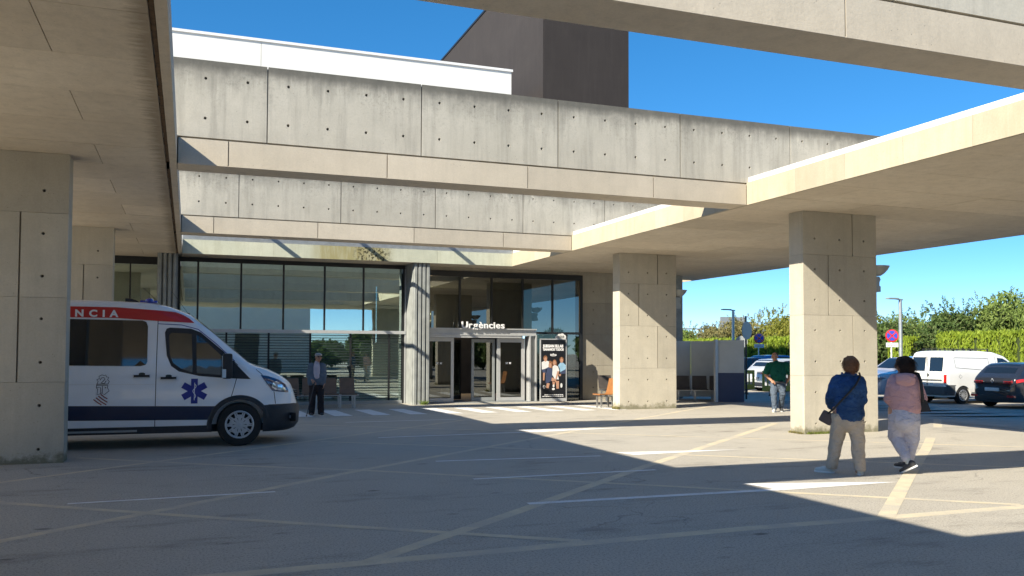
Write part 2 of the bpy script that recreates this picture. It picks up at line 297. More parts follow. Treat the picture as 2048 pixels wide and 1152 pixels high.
# ------------------------------------------------------------------ mesh helpers
class MB:
    def __init__(s): s.v = []; s.f = []; s.m = []
    def add(s, vs, fs, mi=0, T=None):
        o = len(s.v)
        s.v += [tuple(T @ Vector(v)) if T is not None else tuple(v) for v in vs]
        s.f += [tuple(i+o for i in f) for f in fs]; s.m += [mi]*len(fs); return s
    def box(s, x0, x1, y0, y1, z0, z1, mi=0, T=None, bev=0):
        if bev:
            bm = bmesh.new(); bmesh.ops.create_cube(bm, size=1)
            for v in bm.verts: v.co = Vector(((x0+x1)/2+v.co.x*(x1-x0), (y0+y1)/2+v.co.y*(y1-y0), (z0+z1)/2+v.co.z*(z1-z0)))
            bmesh.ops.bevel(bm, geom=bm.edges[:], offset=bev, segments=2, affect='EDGES', profile=.6)
            vs = [v.co.copy() for v in bm.verts]; fs = [[v.index for v in f.verts] for f in bm.faces]; bm.free()
            return s.add(vs, fs, mi, T)
        vs = [(x0, y0, z0), (x1, y0, z0), (x1, y1, z0), (x0, y1, z0), (x0, y0, z1), (x1, y0, z1), (x1, y1, z1), (x0, y1, z1)]
        return s.add(vs, [(0, 3, 2, 1), (4, 5, 6, 7), (0, 1, 5, 4), (1, 2, 6, 5), (2, 3, 7, 6), (3, 0, 4, 7)], mi, T)
    def tube(s, p0, p1, r0, r1=None, n=10, mi=0, T=None, caps=True):
        r1 = r0 if r1 is None else r1
        p0, p1 = Vector(p0), Vector(p1); d = (p1-p0).normalized()
        a = d.orthogonal().normalized(); b = d.cross(a); vs = []
        for p, r in ((p0, r0), (p1, r1)):
            for k in range(n):
                t = 2*PI*k/n; vs.append(p+a*math.cos(t)*r+b*math.sin(t)*r)
        fs = [(k, (k+1) % n, n+(k+1) % n, n+k) for k in range(n)]
        if caps: fs += [tuple(range(n-1, -1, -1)), tuple(range(n, 2*n))]
        return s.add(vs, fs, mi, T)
    def path(s, pts, r, n=6, mi=0, T=None):
        for a, b in zip(pts[:-1], pts[1:]): s.tube(a, b, r, r, n, mi, T)
        return s
    def lathe(s, prof, n=24, mi=0, T=None, closed=False):   # prof (r, h) around +Y axis
        vs = []; L = len(prof)
        for k in range(n):
            t = 2*PI*k/n
            for r, h in prof: vs.append((r*math.cos(t), h, r*math.sin(t)))
        fs = []
        for k in range(n):
            for j in range(L-1 if not closed else L):
                a = k*L+j; b = k*L+(j+1) % L; c = ((k+1) % n)*L+(j+1) % L; d = ((k+1) % n)*L+j
                fs.append((a, b, c, d))
        return s.add(vs, fs, mi, T)
    def prism(s, poly, h0, h1, axis='z', mi=0, T=None):     # poly 2-D; axis of extrusion
        n = len(poly)
        def q(u, v, h): return {'z': (u, v, h), 'y': (u, h, v), 'x': (h, u, v)}[axis]
        vs = [q(u, v, h0) for u, v in poly]+[q(u, v, h1) for u, v in poly]
        fs = [tuple(range(n-1, -1, -1)), tuple(range(n, 2*n))]+[(k, (k+1) % n, n+(k+1) % n, n+k) for k in range(n)]
        return s.add(vs, fs, mi, T)
    def mesh(s, name, mats, origin=(0, 0, 0), smooth=False, fix=True):
        me = bpy.data.meshes.new(name)
        ox, oy, oz = origin
        me.from_pydata([(x-ox, y-oy, z-oz) for x, y, z in s.v], [], s.f)
        for m in (mats if isinstance(mats, (list, tuple)) else [mats]): me.materials.append(m)
        me.polygons.foreach_set('material_index', s.m)
        if fix:
            bm = bmesh.new(); bm.from_mesh(me); bmesh.ops.recalc_face_normals(bm, faces=bm.faces); bm.to_mesh(me); bm.free()
        if smooth:
            me.polygons.foreach_set('use_smooth', [True]*len(me.polygons))
            try: me.set_sharp_from_angle(angle=math.radians(38))
            except Exception: pass
        me.update(); return me
def tag(o, label=None, cat=None, group=None, kind=None):
    if label: o['label'] = label
    if cat: o['category'] = cat
    if group: o['group'] = group
    if kind: o['kind'] = kind
    return o
def thing(name, label, cat, loc=(0, 0, 0), rz=0, group=None, kind=None):
    o = bpy.data.objects.new(name, None); COL.objects.link(o); o.location = loc; o.rotation_euler = (0, 0, rz); o.empty_display_size = .2
    return tag(o, label, cat, group, kind)
def link(name, me, parent=None, loc=None, rot=None):
    o = bpy.data.objects.new(name, me); COL.objects.link(o)
    if parent is not None: o.parent = parent
    if loc is not None: o.location = loc
    if rot is not None: o.rotation_euler = rot
    return o
def root_loc(p):
    v = Vector((0, 0, 0))
    while p is not None: v += p.location; p = p.parent
    return tuple(v)
def part(name, mb, mats, parent=None, smooth=False, world=True, fix=True):
    """world=True: vertices are world coordinates (parent chain not rotated)"""
    org = root_loc(parent) if (world and parent is not None) else (0, 0, 0)
    return link(name, mb.mesh(name, mats, org, smooth, fix), parent)
def solo(name, mb, mats, origin, label, cat=None, group=None, kind=None, smooth=False):
    o = link(name, mb.mesh(name, mats, origin, smooth), None, origin); return tag(o, label, cat, group, kind)
def copy_tree(o, loc=None, rz=None, parent=None):
    c = o.copy(); COL.objects.link(c); c.parent = parent
    if loc is not None: c.location = loc
    if rz is not None: c.rotation_euler = (0, 0, rz)
    for ch in list(o.children): copy_tree(ch, parent=c)
    return c
def evaluated(o, name):
    dg = bpy.context.evaluated_depsgraph_get(); dg.update()
    me = bpy.data.meshes.new_from_object(o.evaluated_get(dg)); me.name = name; return me
def holed(mb, x0, x1, y0, z0, z1, th, holes, r=.024, dep=.035, T=None):
    """block with front face at y0 (facing -Y) and cone-tie holes really recessed in it"""
    xs = sorted({round(h[0], 3) for h in holes}); zs = sorted({round(h[1], 3) for h in holes})
    if not holes: return mb.box(x0, x1, y0, y0+th, z0, z1, 0, T)
    cx = [x0]+[(a+b)/2 for a, b in zip(xs[:-1], xs[1:])]+[x1]; cz = [z0]+[(a+b)/2 for a, b in zip(zs[:-1], zs[1:])]+[z1]
    for i, hx in enumerate(xs):
        for j, hz in enumerate(zs):
            a0, a1, b0, b1 = cx[i], cx[i+1], cz[j], cz[j+1]
            vs = [(a0, y0, b0), (a1, y0, b0), (a1, y0, b1), (a0, y0, b1)]
            for rr, yy in ((r, y0), (r*.8, y0+dep)):
                for k in range(8):
                    t = PI/8+k*PI/4; vs.append((hx+rr*math.cos(t), yy, hz+rr*math.sin(t)))
            # octagon idx 4..11 ; k=0: 22.5deg
            fs = [(1, 2, 4, 11), (2, 3, 6, 5), (3, 0, 8, 7), (0, 1, 10, 9), (2, 5, 4), (3, 7, 6), (0, 9, 8), (1, 11, 10)]
            fs += [(4+k, 4+(k+1) % 8, 12+(k+1) % 8, 12+k) for k in range(8)]
            mb.add(vs, fs, 0, T); mb.add([vs[12+k] for k in range(8)], [tuple(range(8))], 1, T)
    y1 = y0+th
    vs = [(x0, y0, z0), (x1, y0, z0), (x1, y1, z0), (x0, y1, z0), (x0, y0, z1), (x1, y0, z1), (x1, y1, z1), (x0, y1, z1)]
    return mb.add(vs, [(0, 3, 2, 1), (4, 5, 6, 7), (1, 2, 6, 5), (2, 3, 7, 6), (3, 0, 4, 7)], 0, T)
def textmesh(body, size, extrude=.0, bold=.0, align='LEFT', spacing=1.0):
    c = bpy.data.curves.new('t', 'FONT'); c.body = body; c.size = size; c.extrude = extrude; c.offset = bold
    c.align_x = align; c.space_character = spacing; c.resolution_u = 3
    o = bpy.data.objects.new('t', c); COL.objects.link(o)
    me = evaluated(o, 'lettering'); bpy.data.objects.remove(o); bpy.data.curves.remove(c); me.materials.clear(); return me
def place_text(name, body, size, mat, origin, parent, extrude=.002, bold=0, align='LEFT', spacing=1.0, width=None, face='-y'):
    me = textmesh(body, size, extrude, bold, align, spacing)
    co = np.zeros(len(me.vertices)*3); me.vertices.foreach_get('co', co); co = co.reshape(-1, 3)
    if width and len(co):
        wd = co[:, 0].max()-co[:, 0].min(); co[:, 0] *= width/wd
    out = np.stack([co[:, 0], -co[:, 2], co[:, 1]], 1)
    me.vertices.foreach_set('co', out.ravel()); me.materials.append(mat); me.update()
    o = link(name, me, parent); o.location = Vector(origin)-Vector(root_loc(parent)) if parent is not None else origin
    return o
# ================================================================== GROUND
def gz(x, y):
    a = min(max((y-21)/5.5, 0), 1)*.08; b = min(max((x-16.5)/4, 0), 1)*.15
    return -max(a, b)
def frange(a, b, s):
    n = max(1, int(round((b-a)/s))); return [a+(b-a)*k/n for k in range(n+1)]
gx = [-600, -200, -60, -20]+frange(-6, 26, 1.0)[0:]+[40, 60, 100, 200, 600]
gy = [-600, -200, -40, -10]+frange(4, 21, 1.0)+frange(22.1, 26.5, 1.1)+[28, 30, 35, 50, 80, 120, 300, 900]
g = MB(); nx = len(gx)
g.v = [(x, y, gz(x, y)) for y in gy for x in gx]
g.f = [(j*nx+i, j*nx+i+1, (j+1)*nx+i+1, (j+1)*nx+i) for j in range(len(gy)-1) for i in range(nx-1)]; g.m = [0]*len(g.f)
tag(link('ground', g.mesh('ground', M['asphalt'], fix=False)), kind='structure')
layer = [0]
def strip(name, pts, width, mat, z=.004, closed_poly=False):
    """painted line following the ground, as its own thin sheet"""
    mb = MB()
    if closed_poly:
        mb.add([(x, y, gz(x, y)+z) for x, y in pts], [tuple(range(len(pts)))])
    else:
        P_ = []
        for (x0, y0), (x1, y1) in zip(pts[:-1], pts[1:]):
            n = max(1, int(math.hypot(x1-x0, y1-y0)/.8))
            for k in range(n): P_.append((x0+(x1-x0)*k/n, y0+(y1-y0)*k/n))
        P_.append(pts[-1])
        wid = width if hasattr(width, '__len__') else (width, width)
        vs = []; N = len(P_)
        for k, (x, y) in enumerate(P_):
            xa, ya = P_[max(k-1, 0)]; xb, yb = P_[min(k+1, N-1)]
            dx, dy = xb-xa, yb-ya; L = math.hypot(dx, dy); ww = (wid[0]+(wid[1]-wid[0])*k/(N-1))/2
            for s in (-1, 1):
                X, Y = x-dy/L*ww*s, y+dx/L*ww*s; vs.append((X, Y, gz(X, Y)+z))
        mb.add(vs, [(2*k, 2*k+2, 2*k+3, 2*k+1) for k in range(N-1)])
    return tag(link(name, mb.mesh(name, mat), None), kind='structure')
yl = M['myellow']; wl = M['mwhite']
strip('road_marking', [(-4, 6.4), (.24, 6.6), (4.86, 6.76), (9.5, 6.74)], 0.163, yl, .0008)
strip('road_marking', [(-1.9, 8.0), (-.32, 9.4), (2.29, 11.85), (5.87, 14.92), (14.78, 22.6)], 0.129, yl, .0014)
strip('road_marking', [(-3.2, 11.1), (-.48, 13.58), (1.87, 15.7), (6.22, 19.75)], 0.112, yl, .0014)
strip('road_marking', [(1.32, 6.66), (3.04, 8.16), (6.12, 10.95), (12.55, 16.55)], 0.146, yl, .0014)
strip('road_marking', [(-3.2, 11.6), (-.32, 9.34), (1.0, 8.34), (3.15, 6.78)], 0.112, yl, .0019)
strip('road_marking', [(-1.5, 14.5), (.39, 13.0), (2.27, 11.74), (5.99, 8.72), (8.3, 6.84)], 0.112, yl, .0019)
strip('road_marking', [(2.23, 15.76), (5.1, 13.6), (8.6, 10.9), (12, 8.3)], 0.103, yl, .0019)
strip('road_marking', [(2.34, 19.5), (6.15, 16.63), (12.51, 11.75), (13.6, 10.9)], 0.095, yl, .0019)
strip('road_marking', [(17.5, 16.7), (15.2, 14.5)], 0.172, yl, .0014)
strip('road_marking', [(13.3, 12.85), (11.69, 11.4), (8.65, 8.75), (6.4, 6.75)], 0.163, yl, .0024)
strip('road_marking', [(-1.15, 10.2), (.96, 10.3)], .075, wl, .0029)
strip('road_marking', [(3.42, 12.38), (6.0, 12.2)], .09, wl, .0029)
strip('road_marking', [(3.39, 10.5), (6.01, 10.52)], .08, wl, .0029)
strip('road_marking', [(3.39, 8.62), (6.5, 8.54)], (.11, .13), wl, .0029)
strip('road_marking', [(3.34, 16.1), (6.6, 16.3)], .10, wl, .0029)
strip('road_marking', [(3.35, 19.78), (6.0, 19.9)], .09, wl, .0029)
strip('road_marking', [(6.38, 9.06), (6.52, 8.47), (8.3, 8.54), (7.6, 8.75)], 0, wl, .0034, True)  # white tapered wedges laid over the right ends of three lines
strip('road_marking', [(6.42, 12.55), (6.56, 12.12), (8.6, 12.26)], 0, wl, .0034, True)
strip('road_marking', [(6.3, 16.75), (6.55, 16.2), (8.8, 16.55)], 0, wl, .0034, True)
for k in range(-3, 9):
    x = 3.46+.97*k
    strip('crosswalk_stripe', [(x, 21.98), (x+.45, 21.95), (x+.46, 24.75), (x+.02, 24.8)], 0, wl, .0034, True)
for k in range(7):       # faded crossing bars on the shaded lane beside the car park
    y = 18.0+k*1.25
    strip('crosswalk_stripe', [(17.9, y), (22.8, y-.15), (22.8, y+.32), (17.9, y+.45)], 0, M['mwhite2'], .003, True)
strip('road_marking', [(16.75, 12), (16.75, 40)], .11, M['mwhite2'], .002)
for k in range(6):
    y = 19.2+k*2.55
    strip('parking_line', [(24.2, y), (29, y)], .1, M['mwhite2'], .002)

# ================================================================== CANOPY SLABS
ZC, ZT = 4.43, 4.86
def ceiling(parent, x0, x1, y0, y1, anchor, cmat='conc_ceil'):
    """formwork boards of the soffit: rows across the slab, joints open by 9 mm; alternate rows staggered"""
    cache = {}; row = 0; y = anchor
    while y-1.32 > y0: y -= 1.32; row -= 1
    while y < y1-.05:
        a, b = max(y, y0), min(y+1.32, y1)
        if b-a > .1:
            off = -1.25 if row % 2 else -2.6
            xs = [x0]
            k = math.ceil((x0+.4-off)/2.7); x = off+2.7*k
            while x < x1-.4: xs.append(x); x += 2.7
            xs.append(x1)
            for p, q in zip(xs[:-1], xs[1:]):
                gp = .0045; jig = rnd.uniform(0, .004)
                key = (round(q-p, 3), round(b-a, 3))
                if key not in cache:
                    cache[key] = MB().box(gp, q-p-gp, gp, b-a-gp, 0, .02).mesh('soffit_board', M[cmat])
                o = link('soffit_board', cache[key], parent); o.location = Vector((p, a, ZC+jig))-Vector(root_loc(parent))
        y += 1.32; row += 1
# left canopy
cl = thing('canopy_slab', 'left concrete canopy roof over the ambulance, underside of wide boards with a rusty drip groove along its edge', 'canopy', (-8, 12, ZC), kind='structure')
part('slab', MB().box(-9, -.205, -3, 29.5, ZC+.03, ZT), M['conc'], cl)
part('slab_edge', MB().box(-.30, -.2, 2.7, 27.0, ZC, ZC+.029).box(-.204, -.2, 2.7, 27.0, ZC+.03, ZT), M['conc_ceil'], cl)
gr_ = MB(); yy = 2.7
while yy < 27:       # wandering rusty drip groove beside the edge
    wv = rnd.uniform(-.006, .006); gr_.box(-.346+wv, -.304+wv*.3, yy, yy+.35, ZC+.012, ZC+.028); yy += .35
part('drip_groove', gr_, M['groove'], cl)
ceiling(cl, -9, -.35, 2.7, 29.5, 9.17, 'conc_ceil_l')
# right canopy
cr = thing('canopy_slab', 'right concrete canopy roof on the two tall columns, sunlit edge facing the opening', 'canopy', (14, 12, ZC), kind='structure')
part('slab', MB().box(10.06, 18.6, 2.7, 29.5, ZC+.03, ZT-.03), M['conc'], cr)
yy = 2.7; kx = 0
while yy < 26.9:       # pale fascia stones along the edge
    L_ = min(1.235, 26.9-yy)
    part('fascia_panel', MB().box(10.0, 10.055, yy+.002, yy+L_-.002, ZC, ZT), M['conc_fas'], cr); yy += L_; kx += 1
part('flashing', MB().box(10.035, 10.6, 2.7, 28, ZT+.002, ZT+.10), M['flash'], cr)
part('outer_fascia', MB().box(18.602, 18.65, 2.7, 30.6, ZC, ZT), M['conc_fas'], cr)
ceiling(cr, 10.06, 18.6, 2.7, 29.5, 9.17)
# canopy strip behind the photographer
cn = thing('canopy_slab', 'concrete canopy roof over the near driveway', 'canopy', (5, 0, ZC), kind='structure')
part('slab', MB().box(-.2, 10.055, -3, 2.7, ZC, ZT), M['conc'], cn)
part('slab', MB().box(10.056, 18.65, -3, 2.69, ZC+.001, ZT), M['conc'], cn)
# entrance canopy strip with the algae stained fascia
ce = thing('canopy_slab', 'concrete canopy strip above the glass front with green algae stains on its edge', 'canopy', (5, 28, ZC), kind='structure')
part('slab', MB().box(-.19, 10.05, 26.96, 29.4, ZC, ZT+.3), M['conc_ceil'], ce)
for k in range(4):
    a = -.19+k*2.5475; part('fascia_panel', MB().box(a+.002, a+2.5455, 26.9, 26.955, ZC-.002, ZT-.02), M['conc_algae'], ce)
part('flashing', MB().box(-.19, 10.0, 26.93, 26.958, ZT-.015, ZT+.28), M['steel'], ce)
# thin cross bars high over the slot in front of the entrance (their shadows fall on the fascia)
for x in (1.80, 4.47, 7.35):
    solo('tie_beam', MB().box(x-.045, x+.045, 22.75, 27.2, 5.33, 5.42), M['steel'], (x, 25, 5.25), 'thin steel tie over the skylight slot behind the rear cross wall', 'beam', 'ties over the entrance slot')

# ================================================================== CROSS WALLS
def cross_wall(y, x0, x1, jtop, jlow, hole_rows, label, th=.56):
    t = thing('concrete_wall', label, 'wall', ((x0+x1)/2, y+.28, ZC))
    part('core', MB().box(x0+.002, x1-.002, y+.05, y+th, ZC+.012, 6.03), M['conc'], t)
    part('beam_soffit', MB().box(-.19, 9.99, y+.004, y+th+.002, ZC, ZC+.0115), M['conc_ceil'], t)
    zj = 4.84
    js = [x0]+[j for j in jlow if x0 < j < 9.9]+[9.99]
    for a, b in zip(js[:-1], js[1:]):
        part('beam_panel', MB().box(max(a, -.19)+.008, b-.008, y, y+.05, ZC+.002, zj-.014), M['conc_beam'], t)
    js = [x0]+[j for j in jtop if x0 < j < x1]+[x1]
    for a, b in zip(js[:-1], js[1:]):
        hs_ = [(hx, hz) for hz in hole_rows for hx in [.195+.617*k for k in range(-30, 60)] if a+.15 < hx < b-.15]
        mb = MB(); holed(mb, a+.009, b-.009, y+.001, zj+.014, 6.05, .049, hs_)
        o = part('wall_panel', mb, [M['conc_top'], M['hole']], t, fix=False)
    return t
jt = [1.11+2.475*k for k in range(-6, 8)]; jl = [.54+2.475*k for k in range(-6, 8)]
cross_wall(14.0, -6.0, 18.6, jt, jl, (5.77, 5.155), 'concrete cross wall and beam nearer the camera over the opening, dark rain stains along its top')
cross_wall(22.12, -6.0, 18.6, jt, jl, (5.8, 5.19), 'concrete cross wall and beam further back, just above the entrance strip')
cross_wall(6.2, -6.0, 18.6, jt, jl, (5.77, 5.155), 'concrete beam crossing the top right corner close to the camera')

# ================================================================== COLUMNS
def column(x0, y0, label, stag):
    t = thing('concrete_column', label, 'column', (x0+.92, y0+.22, 0), 0, 'concrete columns carrying the canopy')
    W_, D_ = 1.83, .43; zb = gz(x0, y0)-.02
    part('core', MB().box(x0+.012, x0+W_-.012, y0+.06, y0+D_-.012, zb, ZC-.002), M['conc_col'], t)
    lifts = [zb, 1.15, 2.355, 3.565, ZC-.001]
    for k in range(4):
        a, b = lifts[k], lifts[k+1]
        gx_ = {0: None, 1: 1.22, 2: .61, 3: 1.22}[k]
        if stag and k in (1, 2, 3): gx_ = {1: 1.22, 2: 1.22, 3: None}[k] if stag == 2 else gx_
        segs = [(0, W_)] if gx_ is None else [(0, gx_), (gx_, W_)]
        for s0, s1 in segs:
            g0 = 0 if s0 == 0 else .011; g1 = 0 if s1 == W_ else .011
            rows = [r for r in (.2, .82, 1.43, 2.05, 2.66, 3.27, 3.885) if a+.1 < r < b-.1]
            cols = [c for c in (.28, .895, 1.51) if s0+.08 < c < s1-.08]
            mb = MB(); holed(mb, x0+s0+g0, x0+s1-g1, y0, a+(.002 if k else 0), b-.002, .06-.001, [(x0+c, r) for r in rows for c in cols])
            part('column_block', mb, [M['conc_col'], M['hole']], t, fix=False)
        for sx, nm in ((x0, 0), (x0+W_-.011, 1)):
            part('side_face', MB().box(sx, sx+.011, y0+.06, y0+D_, a+(.002 if k else 0), b-.002), M['conc_col'], t)
    return t
column(11.42, 14.15, 'tallest concrete column, right behind the two walking women, half in sun', 0)
column(11.48, 22.1, 'concrete column between the entrance and the waiting shelter, half in sun', 0)
column(-3.47, 13.95, 'concrete column cut off by the left picture edge in front of the ambulance', 2)
column(-3.47, 21.95, 'shaded concrete column further back above the ambulance roof', 2)
column(11.50, 6.2, 'concrete column outside the right picture edge', 0)
column(11.50, -1.8, 'concrete column behind the photographer', 0)
column(-3.47, 6.2, 'concrete column outside the left picture edge', 2)

# weeds at the column feet
def tuft(name, cx, cy, wx, wy, n, h, mat, label):
    mb = MB()
    for k in range(n):
        x = cx+rnd.uniform(-wx, wx); y = cy+rnd.uniform(-wy, wy); a = rnd.uniform(0, 2*PI); hh = h*rnd.uniform(.4, 1); w_ = rnd.uniform(.006, .014)
        dx, dy = math.cos(a), math.sin(a); le = rnd.uniform(.2, .9)*hh; z0 = gz(x, y)
        mb.add([(x-dy*w_, y+dx*w_, z0), (x+dy*w_, y-dx*w_, z0), (x+dx*le+dy*w_*.6, y+dy*le-dx*w_*.6, z0+hh*.8), (x+dx*le*1.5, y+dy*le*1.5, z0+hh)], [(0, 1, 2, 3)])
    return solo(name, mb, mat, (cx, cy, gz(cx, cy)), label, 'weeds', kind='stuff')
tuft('weeds', 11.9, 14.12, .45, .05, 330, .06, M['grass'], 'thin green weeds along the foot of the tallest column')
tuft('weeds', 11.46, 22.3, .05, .2, 160, .10, M['leaf_o'], 'dry weeds at the corner foot of the column beside the orange seat')
tuft('weeds', 7.05, 26.93, .09, .05, 90, .16, M['leaf_m'], 'small green weed growing at the foot of the fluted pier')
tuft('weeds', 11.39, 14.37, .04, .2, 160, .05, M['leaf_o'], 'dry weeds beside the sunlit side of the tallest column')

# ================================================================== WHITE AND DARK VOLUMES BEHIND
t = thing('white_building', 'long white upper storey rising behind the concrete walls', 'building', (2, 34, 0))
for a, b in ((-14, -4), (-4, 2.15), (2.15, 11.1)):
    part('wall_panel', MB().box(a+.006, b-.006, 30, 37, 4.9, 11.97), M['whitewall'], t)
part('coping', MB().box(-14, 11.14, 29.95, 38.05, 11.974, 12.06), M['flash'], t)
t = thing('dark_tower', 'tall dark brown block standing behind the white storey', 'building', (15, 40, 0))
part('wall', MB().box(12.55, 16.22, 30.45, 47.5, 4.9, 17.2), M['darkwall'], t)
part('coping', MB().box(12.51, 16.26, 30.41, 47.54, 17.203, 17.3), M['dkalu'], t)

# ================================================================== GLASS FRONT
YG = 28.0; zg = -.08
gf = thing('glass_front', 'wide greenish glass front behind the bench, fine dark horizontal lines across its lower panes', 'window', (3.2, YG, zg))
XL, XR = -.28, 6.6
ZTR = 2.27
fr = MB(); f = .035
fr.box(XL-.03, XR+.03, YG-.05, YG+.09, 4.30, ZC-.001); fr.box(XL-.03, XL+.03, YG-.05, YG+.09, zg, 4.30); fr.box(XR-.03, XR+.03, YG-.05, YG+.09, zg, 4.30)
part('frame', fr, M['dkalu'], gf)
part('frame_edge', MB().box(XR+.035, XR+.075, YG-.10, YG-.01, zg, 4.3), M['alu'], gf)
part('transom', MB().box(XL+.032, XR+.06, YG-.12, YG+.06, ZTR-.10, ZTR), M['alu'], gf)
part('sill', MB().box(XL+.032, XR-.032, YG-.06, YG+.06, zg-.02, zg+.10), M['greymetal'], gf)
ups = [XL+.03, .26, 1.51, 2.78, 4.05, 5.29, XR-.03]; los = [XL+.03, -.15, 1.10, 2.35, 3.62, 4.89, 6.14, XR-.03]
for x in ups[1:-1]: part('mullion', MB().box(x-.028, x+.028, YG-.03, YG+.06, ZTR+.002, 4.298), M['dkalu'], gf)
for x in los[1:-1]: part('mullion', MB().box(x-.028, x+.028, YG-.03, YG+.06, zg+.102, ZTR-.102), M['dkalu'], gf)
for a, b in zip(ups[:-1], ups[1:]): part('pane', MB().box(a+.028, b-.028, YG, YG+.012, ZTR+.002, 4.298), M['glass'], gf)
for a, b in zip(los[:-1], los[1:]): part('pane', MB().box(a+.028, b-.028, YG+.002, YG+.014, zg+.102, ZTR-.102), M['glass_lo'], gf)
ns = 25; slat_me = MB().box(0, XR-XL-.06, 0, .006, -.010, .010).mesh('glazing_line', M['slat'])
for k in range(ns):      # dark horizontal lines across the lower panes
    o = link('louvre_line', slat_me, gf); o.location = Vector((XL+.03, YG-.012, zg+.17+k*(ZTR-.12-zg-.17)/(ns-.5)))-Vector(root_loc(gf))
part('inner_blind', MB().box(XL+.04, XR-.04, YG+.10, YG+.105, zg+.1, 1.9), M['blind'], gf)
# left green window beyond the left pier
gl = thing('glass_front', 'greenish glass window left of the left fluted pier, above the ambulance', 'window', (-3, YG, zg))
part('frame', MB().box(-9, -.6, YG+.3, YG+.4, 4.2, ZC-.001).box(-1.66, -1.62, YG+.28, YG+.36, zg, 4.2).box(-3.1, -3.06, YG+.28, YG+.36, zg, 4.2), M['dkalu'], gl)
part('pane', MB().box(-9, -.6, YG+.32, YG+.335, zg, 4.2), M['glass'], gl)
part('back_panel', MB().box(-9, -.6, YG+.8, YG+.83, zg, 4.2), plain('green panel', (.16, .26, .17), .6, 0, .15, 1), gl)

# fluted piers
def pier(x0, x1, y0, y1, label):
    t = thing('fluted_pier', label, 'pier', ((x0+x1)/2, y0, zg))
    part('core', MB().box(x0, x1, y0+.07, y1, zg-.02, ZC-.002), M['pier'], t)
    n = 4; wv = (x1-x0-.02)/n
    for k in range(n):
        a = x0+.01+k*wv; part('rib', MB().prism([(a+.012, y0+.069), (a+.03, y0), (a+wv-.03, y0), (a+wv-.012, y0+.069)], zg-.02, ZC-.003, 'z'), M['pier'], t)
    return t
pier(6.69, 7.25, 26.98, 29, 'fluted grey pier between the glass front and the entrance doors')
pier(-.86, -.31, 26.98, 29, 'fluted grey pier left of the glass front behind the ambulance')

# ---- entrance glazing
ge = thing('entrance_glazing', 'tall dark glass wall over and beside the sliding entrance doors', 'window', (10, YG, zg))
f = MB(); f.box(7.26, 13.05, YG-.06, YG+.08, 4.12, ZC-.12); f.box(12.95, 13.05, YG-.06, YG+.08, zg, 4.12)
part('frame', f, M['dkalu'], ge)
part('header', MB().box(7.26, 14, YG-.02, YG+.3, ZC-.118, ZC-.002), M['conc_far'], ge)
part('transom', MB().box(7.26, 12.948, YG-.05, YG+.07, 2.22, 2.30), M['dkalu'], ge)
up2 = [7.26, 8.53, 9.66, 10.79, 11.91, 12.95]
for x in up2[1:-1]: part('mullion', MB().box(x-.028, x+.028, YG-.04, YG+.06, 2.302, 4.118), M['dkalu'], ge)
part('mullion', MB().box(12.42, 12.47, YG-.04, YG+.06, zg, 2.218), M['dkalu'], ge)
for a, b in zip(up2[:-1], up2[1:]): part('pane', MB().box(a+.028, b-.028, YG, YG+.012, 2.302, 4.118), M['glass_dk'], ge)
part('pane', MB().box(11.2, 12.42, YG, YG+.012, zg, 2.218), M['glass_dk'], ge)
part('pane', MB().box(12.47, 12.948, YG, YG+.012, zg, 2.218), M['glass_dk'], ge)
# ---- portal with sliding doors
YP = 27.55
pt = thing('door_portal', 'grey steel portal frame with sliding glass doors, one leaf standing open', 'entrance door', (9.3, YP, zg))
p_ = MB(); p_.box(7.26, 11.15, YP, YP+.12, 2.345, 2.385).box(7.26, 11.15, YP, YP+.12, 2.145, 2.18).box(7.26, 11.15, YP+.07, YP+.45, 2.181, 2.344)
part('lintel', p_, M['alu'], pt)
part('post', MB().box(11.10, 11.15, YP-.002, YP+.45, zg, 2.145), M['alu'], pt)
part('post', MB().box(10.88, 10.93, YP-.002, YP+.45, zg, 2.145), M['alu'], pt)
part('post_web', MB().box(10.932, 11.098, YP+.1, YP+.4, zg, 2.143), M['greymetal'], pt)
part('rail_cover', MB().box(7.26, 10.6, YP+.02, YP+.2, 2.07, 2.142), M['alu'], pt)
part('threshold', MB().box(7.26, 11.2, YP-.1, YP+.6, zg-.02, zg+.02), M['greymetal'], pt)
def leaf(x0, x1, y, z1, mat, gm, nm='door_leaf', fw_=.075):
    m = MB(); m.box(x0, x0+fw_, y, y+.05, zg+.03, z1).box(x1-fw_, x1, y, y+.05, zg+.03, z1).box(x0+fw_, x1-fw_, y, y+.05, z1-fw_-.02, z1).box(x0+fw_, x1-fw_, y, y+.05, zg+.03, zg+.15)
    o = part(nm, m, mat, pt)
    part('pane', MB().box(x0+fw_, x1-fw_, y+.02, y+.03, zg+.15, z1-fw_-.02), gm, o); return o
l1 = leaf(7.30, 8.28, YP+.25, 2.065, M['alu'], M['glass_dk'], fw_=.10)
l2 = leaf(9.80, 10.80, YP+.25, 2.065, M['alu'], M['glass_dk'], fw_=.12)
l3 = leaf(8.95, 9.78, YP+.42, 2.03, M['greymetal'], M['glass_dk'], fw_=.09)
l4 = leaf(8.20, 8.95, YP+1.6, 2.03, M['dkalu'], M['glass_dk'], fw_=.05)
for cx in (7.72, 7.84, 10.15, 10.27):      # small stickers on the panes
    z_ = 1.22; st = MB().box(cx-.045, cx+.045, YP+.262, YP+.266, z_-.012, z_+.012, T=Matrix.Translation((cx, 0, z_)) @ Matrix.Rotation(.7, 4, 'Y') @ Matrix.Translation((-cx, 0, -z_)))
    st.box(cx-.045, cx+.045, YP+.257, YP+.261, z_-.012, z_+.012, T=Matrix.Translation((cx, 0, z_)) @ Matrix.Rotation(-.7, 4, 'Y') @ Matrix.Translation((-cx, 0, -z_)))
    part('sticker', st, M['decal_white'], pt)
